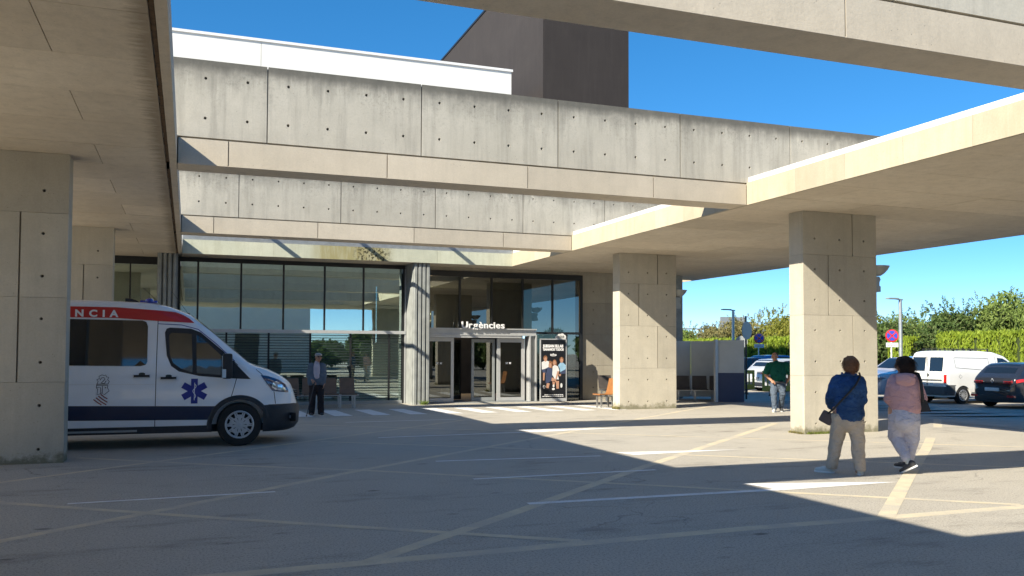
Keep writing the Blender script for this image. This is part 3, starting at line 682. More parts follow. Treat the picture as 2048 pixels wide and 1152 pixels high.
# ---- Urgències letters, each one standing on the lintel
lt = thing('entrance_sign', 'white raised letters reading Urgències standing on the door portal', 'sign', (9.2, YP-.03, 2.37))
xcur = 8.46; tot = 1.50
glyphs = []
for ch in 'Urgències':
    me = textmesh(ch, .30, .02, .006); co = np.zeros(len(me.vertices)*3); me.vertices.foreach_get('co', co); co = co.reshape(-1, 3)
    x0_, x1_ = co[:, 0].min(), co[:, 0].max(); glyphs.append((me, co, x0_, x1_-x0_))
gap = .026; sumw = sum(g_[3] for g_ in glyphs)+gap*8; k_ = tot/sumw
for me, co, x0_, w_ in glyphs:
    out = np.stack([(co[:, 0]-x0_)*k_, -co[:, 2], co[:, 1]], 1); me.vertices.foreach_set('co', out.ravel()); me.materials.append(M['decal_white']); me.update()
    o = link('letter', me, lt); o.location = Vector((xcur, YP-.03, 2.39))-Vector(root_loc(lt)); xcur += (w_+gap)*k_
solo('wall_lamp', MB().lathe([(.0, 0), (.10, .02), (.16, .10), (.15, .10), (.0, .03)], 16, 0, Matrix.Translation((8.9, 33.6, 2.75)) @ Matrix.Rotation(PI/2, 4, 'X')), M['glow'], (8.9, 33.6, 2.75), 'small glowing wall lamp inside behind the entrance glass', 'lamp')
pl = bpy.data.lights.new('wall_lamp_light', 'POINT'); pl.energy = 45; pl.color = (1, .7, .4); pl.shadow_soft_size = .1
plo = bpy.data.objects.new('wall_lamp_light', pl); COL.objects.link(plo); plo.location = (8.9, 33.4, 3.1)

# ---- interior seen through the glass
it = thing('interior_room', 'plain hospital waiting room behind the greenish glass', 'room', (3, 33, zg), kind='structure')
part('room_floor', MB().box(-9, 13.0, YG+.5, 34, zg-.04, zg-.002), M['intfloor'], it)
part('room_ceiling', MB().box(-9, 13.0, YG+.5, 34, 4.16, 4.2), M['int'], it)
part('room_wall', MB().box(-9, 6.9, 33.9, 34, zg, 4.16), M['int'], it)
part('room_wall', MB().box(6.95, 7.05, YG+.5, 34, zg, 4.16), M['int'], it)
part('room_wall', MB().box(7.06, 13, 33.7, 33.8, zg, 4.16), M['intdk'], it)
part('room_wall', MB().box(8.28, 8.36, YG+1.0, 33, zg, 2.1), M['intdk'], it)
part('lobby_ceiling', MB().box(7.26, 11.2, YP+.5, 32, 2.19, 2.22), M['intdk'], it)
# ---- wall right of the entrance with tie holes
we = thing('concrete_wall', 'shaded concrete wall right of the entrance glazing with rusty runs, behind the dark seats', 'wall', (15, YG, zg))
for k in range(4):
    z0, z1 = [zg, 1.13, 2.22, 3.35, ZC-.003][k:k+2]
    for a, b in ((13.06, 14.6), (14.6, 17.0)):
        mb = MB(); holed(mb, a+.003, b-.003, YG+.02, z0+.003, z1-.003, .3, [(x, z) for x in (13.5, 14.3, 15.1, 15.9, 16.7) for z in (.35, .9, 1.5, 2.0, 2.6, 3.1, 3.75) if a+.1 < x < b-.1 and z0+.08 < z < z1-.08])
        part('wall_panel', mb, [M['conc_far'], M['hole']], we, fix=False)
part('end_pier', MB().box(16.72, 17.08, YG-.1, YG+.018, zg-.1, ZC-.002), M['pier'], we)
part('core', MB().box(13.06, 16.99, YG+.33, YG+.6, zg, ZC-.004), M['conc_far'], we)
# ---- wall behind the photographer
bw = thing('back_wall', 'pale wall across the forecourt behind the photographer with dark doorways', 'wall', (-4, -12.2, 0))
for a, b, z0 in ((-24, -1.2, 0), (-1.2, .8, 2.9), (.8, 3.3, 0), (3.3, 5.0, 2.9), (5.0, 8.8, 0)):
    part('wall_panel', MB().box(a+.003, b-.003, -12.4, -12.05, z0, 5.4), M['whitepanel'], bw)
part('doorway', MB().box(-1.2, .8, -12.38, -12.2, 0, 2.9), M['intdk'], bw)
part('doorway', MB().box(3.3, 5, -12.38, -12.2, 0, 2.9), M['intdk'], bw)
# ================================================================== VEHICLES
class Loft:
    """car body in local axes: x forward from the rear, y left, z up. prof: (x, z) top line; wid: (x, halfwidth)"""
    def __init__(s, prof, wid, zb, belt, tum, rc, tuck=.05, crown=.03, nx=70, smooth=.03):
        s.px, s.pz = zip(*prof); s.wx, s.ww = zip(*wid); s.zb = zb; s.belt = belt; s.tum = tum; s.rc = rc; s.tuck = tuck; s.crown = crown
        L0, L1 = s.px[0], s.px[-1]
        xs = sorted(set([round(L0+(L1-L0)*k/nx, 4) for k in range(nx+1)]+[round(v, 4) for v in s.px])); s.xs = [x for x in xs]
        s.sm = smooth
    def zt(s, x):
        k = s.sm
        return float(np.mean([np.interp(x+d, s.px, s.pz) for d in (-k, -k/2, 0, k/2, k)]))
    def w(s, x): return float(np.mean([np.interp(x+d, s.wx, s.ww) for d in (-.03, 0, .03)]))
    def zbv(s, x): return float(np.interp(x, *zip(*s.zb))) if hasattr(s.zb, '__len__') else s.zb
    def beltv(s, x): return float(np.interp(x, *zip(*s.belt))) if hasattr(s.belt, '__len__') else s.belt
    def sec(s, x):
        zt, w, zb, be = s.zt(x), s.w(x), s.zbv(x), s.beltv(x)
        rc = min(s.rc, (zt-zb)*.45, w*.6); zs = zt-rc; P_ = []
        def hw(z):
            y = w
            if z < zb+.25: y -= s.tuck*((zb+.25-z)/.25)**2
            y -= .012*math.cos(min(max((z-be)/.5, -1), 1)*PI/2)*-1 if False else 0
            if z > be: y -= s.tum*(z-be)
            return y
        for k in range(13):
            z = zb+(zs-zb)*k/12; P_.append((hw(z), z))
        yc = P_[-1][0]-rc
        for k in range(1, 7):
            t = PI/2*k/6; P_.append((yc+rc*math.cos(t), zs+rc*math.sin(t)))
        for k in range(1, 5): 
            y = yc*(1-k/4); P_.append((y, zt+s.crown*(1-(y/max(yc, .01))**2)))
        return P_
    def hw(s, x, z):
        P_ = s.sec(x)[:19]; zz = [p[1] for p in P_]; yy = [p[0] for p in P_]
        return float(np.interp(z, zz, yy))
    def top(s, x, y):
        P_ = s.sec(x)[12:]; P_ = P_[::-1]; return float(np.interp(abs(y), [p[0] for p in P_], [p[1] for p in P_]))
    def mesh(s, name, mats):
        vs = []; fs = []; n = None
        for x in s.xs:
            P_ = s.sec(x); ring = [(x, -y, z) for y, z in P_]+[(x, y, z) for y, z in P_[-2::-1]]
            n = len(ring); vs += ring
        N = len(s.xs)
        for i in range(N-1):
            for k in range(n-1): fs.append((i*n+k, (i+1)*n+k, (i+1)*n+k+1, i*n+k+1))
            fs.append((i*n+n-1, (i+1)*n+n-1, (i+1)*n, i*n))
        fs.append(tuple(range(n))); fs.append(tuple(range((N-1)*n, N*n))[::-1])
        mb = MB(); mb.add(vs, fs); return mb.mesh(name, mats, smooth=True)
    def decal(s, name, poly, mat, parent, off=.004, sides=(-1,), kind='side', step=.09, thick=0):
        """flat polygon wrapped onto the body. side: poly (x,z); top: poly (x,y)"""
        for sd in sides:
            bm = bmesh.new(); vs = [bm.verts.new((p[0], p[1], 0)) for p in poly]; bm.faces.new(vs)
            for ax in (0, 1):
                lo = min(p[ax] for p in poly); hi = max(p[ax] for p in poly); v = lo+step
                while v < hi:
                    no = (1, 0, 0) if ax == 0 else (0, 1, 0); co = (v, 0, 0) if ax == 0 else (0, v, 0)
                    bmesh.ops.bisect_plane(bm, geom=bm.verts[:]+bm.edges[:]+bm.faces[:], plane_co=co, plane_no=no); v += step
            bmesh.ops.triangulate(bm, faces=bm.faces[:])
            for v in bm.verts:
                a, b = v.co.x, v.co.y
                if kind == 'side': v.co = (a, sd*(s.hw(a, b)+off), b)
                else: v.co = (a, b*sd, s.top(a, b)+off)
            me = bpy.data.meshes.new(name); bmesh.ops.recalc_face_normals(bm, faces=bm.faces)
            c = sum((f.normal for f in bm.faces), Vector())
            want = Vector((0, sd, 0)) if kind == 'side' else Vector((0, 0, 1))
            if c.dot(want) < 0: bmesh.ops.reverse_faces(bm, faces=bm.faces[:])
            bm.to_mesh(me); bm.free(); me.materials.append(mat); me.polygons.foreach_set('use_smooth', [True]*len(me.polygons))
            link(name, me, parent)
    def line(s, name, pts, wd, mat, parent, off=.003, sides=(-1,)):
        for sd in sides:
            mb = MB(); Q = []
            for (x0, z0), (x1, z1) in zip(pts[:-1], pts[1:]):
                n = max(1, int(math.hypot(x1-x0, z1-z0)/.08))
                for k in range(n): Q.append((x0+(x1-x0)*k/n, z0+(z1-z0)*k/n))
            Q.append(pts[-1]); vs = []
            for k, (x, z) in enumerate(Q):
                a, b = Q[max(k-1, 0)], Q[min(k+1, len(Q)-1)]; dx, dz = b[0]-a[0], b[1]-a[1]; L = math.hypot(dx, dz) or 1
                for q in (-1, 1):
                    X, Z = x-dz/L*wd/2*q, z+dx/L*wd/2*q; vs.append((X, sd*(s.hw(X, Z)+off), Z))
            mb.add(vs, [(2*k, 2*k+2, 2*k+3, 2*k+1) for k in range(len(Q)-1)]); link(name, mb.mesh(name, mat, fix=False), parent)

def cut_arches(me, cyls, name, mats):
    o = bpy.data.objects.new('tmp', me); COL.objects.link(o); cs = []
    for cx, cz, r, W_ in cyls:
        c = MB(); c.lathe([(0.0001, -W_-.2), (r, -W_-.2), (r, -W_+.28), (0.0001, -W_+.28)], 40, 0, Matrix.Translation((cx, 0, cz)), True)
        c.lathe([(0.0001, W_-.28), (r, W_-.28), (r, W_+.2), (0.0001, W_+.2)], 40, 0, Matrix.Translation((cx, 0, cz)), True)
        cm = c.mesh('cut', [M['wpaint'], M['well']]); cm.polygons.foreach_set('material_index', [1]*len(cm.polygons))
        co_ = bpy.data.objects.new('cut', cm); COL.objects.link(co_); cs.append(co_)
        md = o.modifiers.new('b', 'BOOLEAN'); md.object = co_; md.operation = 'DIFFERENCE'; md.solver = 'EXACT'
    r_ = evaluated(o, name); bpy.data.objects.remove(o)
    for c in cs: bpy.data.objects.remove(c)
    r_.materials.clear()
    for m in mats: r_.materials.append(m)
    return r_
_wheel = {}
def wheel(parent, x, y, r, side, style='alloy', wd=.2, steer=0):
    key = (round(r, 3), style, wd)
    if key not in _wheel:
        t = MB(); w2 = wd/2
        t.lathe([(r*.62, -w2*.9), (r*.80, -w2), (r*.95, -w2*.92), (r, -w2*.7), (r, w2*.7), (r*.95, w2*.92), (r*.62, w2)], 40)
        for k in range(3): t.lathe([(r+.001, -w2*.4+k*w2*.4), (r+.004, -w2*.4+k*w2*.4+.004), (r+.004, -w2*.4+k*w2*.4+.02), (r+.001, -w2*.4+k*w2*.4+.024)], 40)
        rim = MB(); R = r*.64
        rim.lathe([(R*1.02, -w2*.93), (R*.97, -w2*1.0), (R*.90, -w2*.96), (R*.88, -w2*.7)], 40)
        dk = MB(); dk.lathe([(.001, -w2*.55), (R*.92, -w2*.6)], 32)
        if style == 'cover':
            rim.lathe([(.001, -w2*1.02), (R*.10, -w2*1.04), (R*.13, -w2*.96)], 20)
            for k in range(10):
                a = 2*PI*(k+.5)/10; T = Matrix.Rotation(a, 4, 'Y')
                rim.add([(R*.10, -w2*.96, -.012), (R*.10, -w2*.96, .012), (R*.58, -w2*.93, .033), (R*.58, -w2*.93, -.033)], [(0, 1, 2, 3)], 0, T)
                if k % 2 == 0:
                    for q in (-1, 1): rim.add([(R*.5, -w2*.935, q*.006), (R*.5, -w2*.935, q*.04), (R*.93, -w2*.955, q*.062), (R*.93, -w2*.955, q*.040)], [(0, 1, 2, 3)], 0, T)
                else:
                    rim.add([(R*.45, -w2*.94, -.036), (R*.45, -w2*.94, .036), (R*.72, -w2*.94, .05), (R*.72, -w2*.94, -.05)], [(0, 1, 2, 3)], 0, T)
                    for q in (-1, 1): rim.add([(R*.7, -w2*.945, q*.03), (R*.7, -w2*.945, q*.05), (R*.93, -w2*.955, q*.07), (R*.93, -w2*.955, q*.052)], [(0, 1, 2, 3)], 0, T)
        else:
            ns_ = 12 if style == 'multi' else 5
            rim.lathe([(.001, -w2*.9), (R*.16, -w2*.92), (R*.2, -w2*.8)], 20)
            for k in range(ns_):
                a = 2*PI*k/ns_; T = Matrix.Rotation(a, 4, 'Y'); h0, h1 = (.028, .02) if ns_ == 12 else (.05, .04)
                rim.add([(R*.12, -w2*.88, -h0*.6), (R*.12, -w2*.88, h0*.6), (R*.93, -w2*.94, h1), (R*.93, -w2*.94, -h1)], [(0, 1, 2, 3)], 0, T)
        _wheel[key] = (t.mesh('tyre', M['tyre'], smooth=True), rim.mesh('rim', M['rim'], smooth=False), dk.mesh('brake_disc', M['well']))
    tm, rm, dm = _wheel[key]
    t = link('wheel', tm, parent); t.location = (x, y, r); t.rotation_euler = (0, 0, (0 if side < 0 else PI)+steer)
    link('rim', rm, t); link('brake_disc', dm, t); return t
def xy_panel(name, poly, mat, parent, x, th=.01):   # facing -x or +x: poly (y,z)
    mb = MB(); mb.prism(poly, x, x+th, 'x'); return link(name, mb.mesh(name, mat), parent)

# ------------------------------------------------------------------ AMBULANCE (local x = world X + 3.63, y = world Y - 16.43)
amb = thing('ambulance', 'white ambulance with red roof stripe and blue star parked in the shade', 'ambulance', (-3.63, 16.43, 0))
A = lambda x: x+3.63
prof = [(A(-3.63), 1.9), (A(-3.6), 2.28), (A(-3.5), 2.40), (A(-3.3), 2.42), (A(-1.35), 2.42), (A(-.6), 2.395), (A(-.3), 2.34), (A(.05), 2.20), (A(.34), 1.97), (A(.64), 1.70), (A(1.02), 1.375), (A(1.12), 1.335), (A(1.3), 1.285), (A(1.55), 1.165), (A(1.7), 1.06), (A(1.78), .95), (A(1.83), .80), (A(1.845), .62), (A(1.85), .5)]
wid = [(A(-3.63), .9), (A(-3.5), .98), (A(-3.2), 1.02), (A(.2), 1.03), (A(.9), 1.02), (A(1.25), .985), (A(1.5), .90), (A(1.7), .75), (A(1.8), .60), (A(1.85), .48)]
LA = Loft(prof, wid, [(0, .36), (A(1.2), .36), (A(1.5), .38), (A(1.85), .40)], 1.2, .085, .20, .04, .03, 80, .06)
bme = cut_arches(LA.mesh('body', [M['wpaint']]), [(A(.84), .345, .455, 1.03), (A(-2.46), .345, .455, 1.03)], 'body', [M['wpaint'], M['well']])
bme.polygons.foreach_set('use_smooth', [True]*len(bme.polygons)); bme.set_sharp_from_angle(angle=math.radians(35))
link('body', bme, amb)
D = LA.decal
def AP(pts): return [(A(x), z) for x, z in pts]
S2 = (-1, 1)
D('side_window', AP([(-2.7, 1.37), (-.72, 1.35), (-.64, 1.37), (-.615, 1.42), (-.615, 2.0), (-.64, 2.07), (-.70, 2.095), (-2.7, 2.11)]), M['carglass'], amb, .006, S2)
D('window_frame', AP([(-.355, 1.90), (-.33, 1.965), (-.28, 1.985), (.05, 1.97), (.2, 1.91), (.56, 1.60), (1.01, 1.125), (.62, 1.145), (.19, 1.185), (-.13, 1.26), (-.25, 1.35), (-.32, 1.52)]), M['blackplastic'], amb, .005, S2)
D('door_glass', AP([(-.29, 1.86), (-.25, 1.90), (.06, 1.885), (.085, 1.24), (-.10, 1.31), (-.22, 1.40), (-.27, 1.52)]), M['cabglass'], amb, .009, S2)
D('door_glass', AP([(.13, 1.87), (.22, 1.82), (.62, 1.44), (.62, 1.19), (.15, 1.235)]), M['cabglass'], amb, .009, S2)
D('roof_stripe', AP([(-3.3, 2.13), (-1.1, 2.13), (-.46, 2.09), (.10, 2.065), (.02, 2.14), (-.08, 2.20), (-.2, 2.245), (-.45, 2.265), (-1.1, 2.305), (-3.3, 2.31)]), M['red'], amb, .009, S2, step=.045)
D('side_band', AP([(-3.5, .49), (-2.95, .49), (-2.93, .735), (-3.5, .735)]), M['navy'], amb, .006, S2)
D('side_band', AP([(-1.95, .49), (.355, .455), (.45, .68), (-1.97, .725)]), M['navy'], amb, .006, S2)
LA.line('trim_line', AP([(-.47, 2.045), (-.1, 2.03), (.16, 1.96), (.45, 1.72), (.75, 1.43)]), .012, M['starblue'], amb, .004)
for pts in ([(-.46, 2.33), (-.475, 1.4), (-.485, .36)], [(.78, 1.14), (.745, 1.0), (.69, .80)], [(.80, 1.36), (.72, 1.44)], [(1.10, 1.29), (1.19, 1.21), (1.34, .98), (1.40, .92), (1.43, .70)], [(-1.95, 1.28), (-1.95, .36)], [(1.43, .95), (1.72, .90)]):
    LA.line('panel_gap', AP(pts), .011, M['well'], amb, .002, S2)
LA.line('swage_line', AP([(-1.9, 1.06), (-.5, 1.05)]), .010, M['flash'], amb, .002)
for x0, z0 in ((-.81, 1.19), (-.405, 1.155)):
    for sd in S2:
        m = MB(); yv = LA.hw(A(x0+.1), z0)
        m.box(A(x0), A(x0+.235), sd*(yv+.012), sd*(yv+.04), z0-.017, z0+.017, bev=.008); link('door_handle', m.mesh('door_handle', M['blackplastic'], smooth=True), amb)
        D('handle_recess', AP([(x0+.07, z0), (x0+.17, z0), (x0+.165, z0+.045), (x0+.14, z0+.055), (x0+.10, z0+.055), (x0+.075, z0+.045)]), M['slat'], amb, .004, (sd,))
# blue six armed star with staff and snake
cx, cz = A(.115), .935; pts = []
for k in range(6):
    a = PI/2+k*PI/3
    for q in ((-1, 1) if True else ()):
        L_, h_ = .205, .036*1.45
        pass
    inner = .036*1.45/math.sin(PI/6)
    d = (math.cos(a), math.sin(a)); n_ = (-d[1], d[0])
    ai = a-PI/6; pts.append((cx+inner*math.cos(ai), cz+inner*math.sin(ai)))
    pts.append((cx+d[0]*L_-n_[0]*h_, cz+d[1]*L_-n_[1]*h_)); pts.append((cx+d[0]*L_+n_[0]*h_, cz+d[1]*L_+n_[1]*h_))
D('star_emblem', pts, M['starblue'], amb, .007, S2, step=.06)
LA.line('staff_emblem', [(cx, cz-.15), (cx+.003, cz+.14)], .010, M['decal_white'], amb, .010)
LA.line('snake_emblem', [(cx+.028*math.sin(t*3.1*PI)*(1-.4*t), cz+.12-.25*t) for t in [k/24 for k in range(25)]], .011, M['decal_white'], amb, .011)
# crest: helmet lines and striped shield
cx, cz = A(-1.27), 1.0
K = .9
def cl_(pts, wd=.009, m='decal_dark'): LA.line('crest_line', [(cx+x*K, cz+z*K) for x, z in pts], wd, M[m], amb, .006)
cl_([(-.09, .07), (-.07, .12), (-.095, .15), (-.05, .17), (-.06, .21), (-.01, .235), (.03, .22), (.05, .235), (.06, .20), (.10, .19), (.08, .15), (.11, .12), (.09, .07)])
cl_([(-.04, .14), (-.02, .18), (.02, .19), (.04, .16), (.0, .11), (-.03, .09), (.03, .08), (.06, .13)], .010)
cl_([(-.09, .07), (.09, .07)], .010); cl_([(-.09, .045), (.09, .045)], .008)
cl_([(-.09, .07), (-.10, .01), (-.075, -.02), (-.085, -.12), (.0, -.085), (.03, -.12), (.11, -.05), (.08, .01), (.09, .045)])
cl_([(-.09, .01), (-.03, .01), (-.025, -.10)]); cl_([(-.0, .04), (.0, -.08)]); cl_([(.04, .01), (.06, .005)], .016)
for k in range(4):
    o_ = k*.04; x0, z0 = -.14+o_*.95, -.20+o_*.75
    ln = [.13, .17, .15, .11][k]
    cl_([(x0, z0), (x0+ln*.5, z0-ln*.42), (x0+ln, z0-ln*.75)], .016, 'decal_red')
# NCIA part of the word on the red stripe
me = textmesh('AMBULÀNCIA'.replace('À', 'A'), .145, 0, .006, spacing=1.85); co = np.zeros(len(me.vertices)*3); me.vertices.foreach_get('co', co); co = co.reshape(-1, 3)
wtot = co[:, 0].max(); x1 = A(-1.06); k_ = 1.0
bm = bmesh.new(); bm.from_mesh(me); v = .05
for v in bm.verts:
    X = x1-(wtot-v.co.x)*1.18; Z = 2.148+v.co.y*1.05; v.co = (X, -(LA.hw(X, Z)+.013), Z)
bm.to_mesh(me); bm.free(); me.materials.append(M['decal_white']); link('lettering', me, amb)
# sills, bumper, arch trims, lamps, mirror
m = MB(); m.box(A(-1.95), A(.40), -1.0, 1.0, .25, .362).box(A(-3.5), A(-2.95), -.98, .98, .27, .362).box(A(-3.4), A(1.4), -.6, .6, .22, .365)
link('sill', m.mesh('sill', M['blackplastic']), amb)
m = MB(); m.box(A(-2.0), A(-.75), -1.035, -1.0, .285, .315); link('step_bar', m.mesh('step_bar', M['greymetal']), amb)
for xx in (A(.84), A(-2.46)):
    for sd in S2:
        m = MB(); n = 30; vs = []; fs = []
        for k in range(n+1):
            t = PI*(-.04+1.08*k/n)
            for r_, o_ in ((.445, .0), (.447, .03), (.50, .028), (.525, .004)):
                X, Z = xx+r_*math.cos(t)*1.0, .345+r_*math.sin(t)*.98; Z = max(Z, .30)
                vs.append((X, sd*(LA.hw(X, max(Z, .4))+o_), Z))
        for k in range(n):
            for j in range(3): fs.append((k*4+j, (k+1)*4+j, (k+1)*4+j+1, k*4+j+1))
        m.add(vs, fs); link('arch_trim', m.mesh('arch_trim', M['blackplastic'], smooth=True), amb)
bo = []
for x, o_ in ((1.22, .012), (1.35, .02), (1.5, .035), (1.62, .05), (1.72, .06)): bo.append((A(x), LA.w(A(x))+o_))
bo += [(A(1.80), .66), (A(1.86), .5), (A(1.90), .3), (A(1.915), 0)]
def bring(scale, z): return [((x-A(1.2))*scale[0]+A(1.2), y*scale[1], z) for x, y in bo]
rings = [bring((.80, .95), .23), bring((.90, .985), .26), bring((.985, 1), .34), bring((1, 1), .5), bring((1, 1), .6), bring((.985, .995), .665), bring((.95, .985), .69), bring((.8, .9), .70)]
m = MB(); vs = []
for r_ in rings: vs += r_+[(x, -y, z) for x, y, z in r_[-2::-1]]
n = 2*len(bo)-1; m.add(vs, [(i*n+k, i*n+k+1, (i+1)*n+k+1, (i+1)*n+k) for i in range(len(rings)-1) for k in range(n-1)])
bump_ = link('bumper', m.mesh('bumper', M['blackplastic'], smooth=True), amb)
for sd in S2:
    # fog lamp recess on the bumper corner
    T = Matrix.Translation((A(1.70), sd*(LA.w(A(1.70))+.045), .46)) @ Matrix.Rotation(sd*math.radians(58), 4, 'Z')
    m = MB(); m.box(-.13, .13, -.02, .02, -.075, .075, 0, T, .02); link('fog_lamp_recess', m.mesh('fog_lamp_recess', M['well'], smooth=True), amb)
    m = MB(); m.box(-.10, .03, -.03, .03, -.025, .035, 0, T, .012); link('fog_lamp', m.mesh('fog_lamp', M['lampglass'], smooth=True), amb)
D('headlamp', AP([(1.17, 1.195), (1.30, 1.175), (1.48, 1.11), (1.60, 1.03), (1.655, .93), (1.66, .885), (1.52, .90), (1.37, .925), (1.30, 1.02)]), M['lampdark'], amb, .008, S2, step=.05)
D('headlamp_reflector', AP([(1.38, 1.06), (1.44, 1.09), (1.56, 1.01), (1.62, .93), (1.55, .92), (1.42, .94), (1.36, .99)]), M['lampglass'], amb, .014, S2, step=.05)
D('windscreen', [(A(.08), -.80), (A(.12), -.86), (A(1.0), -.86), (A(1.02), -.5), (A(1.03), 0), (A(1.02), .5), (A(1.0), .86), (A(.12), .86), (A(.08), .80), (A(.05), 0)], M['carglass'], amb, .008, (1,), 'top', .12)
for sd in S2:
    m = MB(); yv = LA.hw(A(.62), 1.25)
    m.box(A(.545), A(.70), -.13, .10, -.22, .20, 0, Matrix.Translation((0, sd*(yv+.15), 1.36)), .035)
    mi = link('side_mirror', m.mesh('side_mirror', M['blackplastic'], smooth=True), amb)
    m = MB(); T = Matrix.Translation((A(.540), sd*(yv+.15), 1.36)); m.box(-.004, .002, -.09, .06, -.20, -.045, 0, T).box(-.004, .002, -.09, .06, -.03, .16, 0, T)
    m.box(.0, .06, -.135, -.129, -.20, -.06, 0, T) if sd < 0 else None
    link('mirror_glass', m.mesh('mirror_glass', M['mirror']), mi)
    m = MB(); m.tube((A(.66), sd*(yv-.02), 1.24), (A(.64), sd*(yv+.12), 1.26), .03); link('mirror_arm', m.mesh('mirror_arm', M['blackplastic']), amb)
m = MB(); m.lathe([(.07, 0), (.065, .035), (.04, .055), (.001, .06)], 20, 0, Matrix.Translation((A(-.62), -.35, 2.44)) @ Matrix.Rotation(PI/2, 4, 'X')); m.box(A(-.78), A(-.5), -.2, .2, 2.425, 2.47, bev=.01)
link('beacon', m.mesh('beacon', M['bluelight'], smooth=True), amb)
m = MB(); m.prism([(A(-1.02), 2.43), (A(-.78), 2.43), (A(-.85), 2.475), (A(-.93), 2.50), (A(-1.02), 2.505)], -.05, .05, 'y'); link('shark_fin', m.mesh('shark_fin', M['blackplastic']), amb)
m = MB(); m.tube((A(-.45), -.55, 2.40), (A(-.72), -.55, 2.66), .004, .003, 5); link('antenna', m.mesh('antenna', M['blackplastic']), amb)
m = MB(); m.tube((A(.02), .25, 2.24), (A(-.28), .25, 2.66), .004, .003, 5).tube((A(.03), .25, 2.2), (A(.01), .25, 2.28), .02, .01, 8); link('antenna', m.mesh('antenna', M['blackplastic']), amb)
for xx in (A(.84), A(-2.46)):
    for sd in S2: wheel(amb, xx, sd*.90, .362, sd, 'cover', .225)
m = MB()
for k in range(5): m.box(A(1.72+.02*k), A(1.85), -.42, .42, .76+.035*k-.01, .76+.035*k+.008)
link('grille', m.mesh('grille', M['blackplastic']), amb)

# ------------------------------------------------------------------ generic car
def car(name, label, cat, loc, heading, c, group=None):
    t = thing(name, label, cat, loc, heading, group)
    B = Loft(c['prof'], c['wid'], c.get('zb', .22), c['belt'], c.get('tum', .3), c.get('rc', .12), .05, .02, 60, c.get('sm', .04))
    W_ = max(w_ for _, w_ in c['wid']); L_ = c['prof'][-1][0]
    me = cut_arches(B.mesh('body', [c['mat']]), [(x, c['r'], c['r']*1.13, W_) for x in c['wheels']], 'body', [c['mat'], M['well']])
    me.polygons.foreach_set('use_smooth', [True]*len(me.polygons)); me.set_sharp_from_angle(angle=math.radians(30)); link('body', me, t)
    for poly in c.get('glass', []): B.decal('side_window', poly, M['carglass'], t, .006, S2)
    for nm, poly, mt in c.get('side', []): B.decal(nm, poly, M[mt] if isinstance(mt, str) else mt, t, .005, S2)
    for nm, poly, mt in c.get('top', []): B.decal(nm, poly, M[mt], t, .006, (1,), 'top', .15)
    for nm, pts, wd in c.get('lines', []): B.line(nm, pts, wd, M['well'], t, .003, S2)
    for nm, poly, mt, x, th in c.get('faces', []): xy_panel(nm, poly, M[mt], t, x, th)
    for nm, bx, mt in c.get('boxes', []):
        m = MB(); m.box(*bx, bev=.02); link(nm, m.mesh(nm, M[mt] if isinstance(mt, str) else mt, smooth=True), t)
    for x in c['wheels']:
        for sd in S2: wheel(t, x, sd*(W_-.10), c['r'], sd, c.get('style', 'alloy'), .19)
    for sd in S2:
        mx, mz = c['mirror']; yv = B.hw(mx, mz)
        m = MB(); m.box(mx-.06, mx+.06, sd*yv-.01 if sd > 0 else -yv-.17, sd*yv+.17 if sd > 0 else -yv+.01, mz-.05, mz+.08, bev=.03); link('side_mirror', m.mesh('side_mirror', c.get('mmat', c['mat']), smooth=True), t)
    return t, B
def mirror_poly(p): return [(-a, b) for a, b in p]
# white panel van
van = dict(prof=[(0, .9), (.02, 1.35), (.08, 1.68), (.16, 1.79), (.4, 1.83), (1.6, 1.84), (2.3, 1.80), (2.8, 1.66), (3.3, 1.30), (3.5, 1.13), (4.0, .98), (4.2, .82), (4.28, .6)],
  wid=[(0, .78), (.1, .83), (.5, .845), (3.3, .845), (3.9, .78), (4.28, .5)], zb=.25, belt=1.05, tum=.16, rc=.10, mat=M['vanwhite'], r=.30, wheels=(.75, 3.45), style='multi', mirror=(2.95, 1.1), mmat=M['greyplastic'],
  side=[('side_cladding', [(.02, .30), (.38, .30), (.38, .62), (.42, .66), (.02, .66)], 'greyplastic'), ('side_cladding', [(1.15, .28), (3.0, .28), (3.0, .40), (1.13, .40)], 'greyplastic'), ('rub_strip', [(1.25, .66), (2.9, .66), (2.9, .71), (1.25, .71)], 'greyplastic')],
  glass=[[(2.42, 1.15), (3.28, 1.13), (2.86, 1.50), (2.68, 1.58), (2.42, 1.60)]],
  lines=[('panel_press', [(.45, 1.25), (.42, 1.6), (1.98, 1.58), (2.03, 1.15), (.52, 1.25), (.45, 1.25)], .014), ('door_gap', [(2.32, 1.62), (2.32, .45)], .012), ('fuel_flap', [(.55, .95), (.62, 1.02), (.70, .95), (.62, .88), (.55, .95)], .010)],
  boxes=[('bumper', (-.10, .25, -.80, .80, .30, .60), 'greyplastic'), ('bumper', (4.1, 4.32, -.75, .75, .28, .55), 'greyplastic')],
  top=[('windscreen', [(2.75, -.62), (3.42, -.66), (3.42, .66), (2.75, .62)], 'carglass')])
vt, vb = car('parked_van', 'white panel van with two dark rear windows, parked between the suv and the dark hatchback', 'van', (24.45, 23.75, -.15), 0, van)
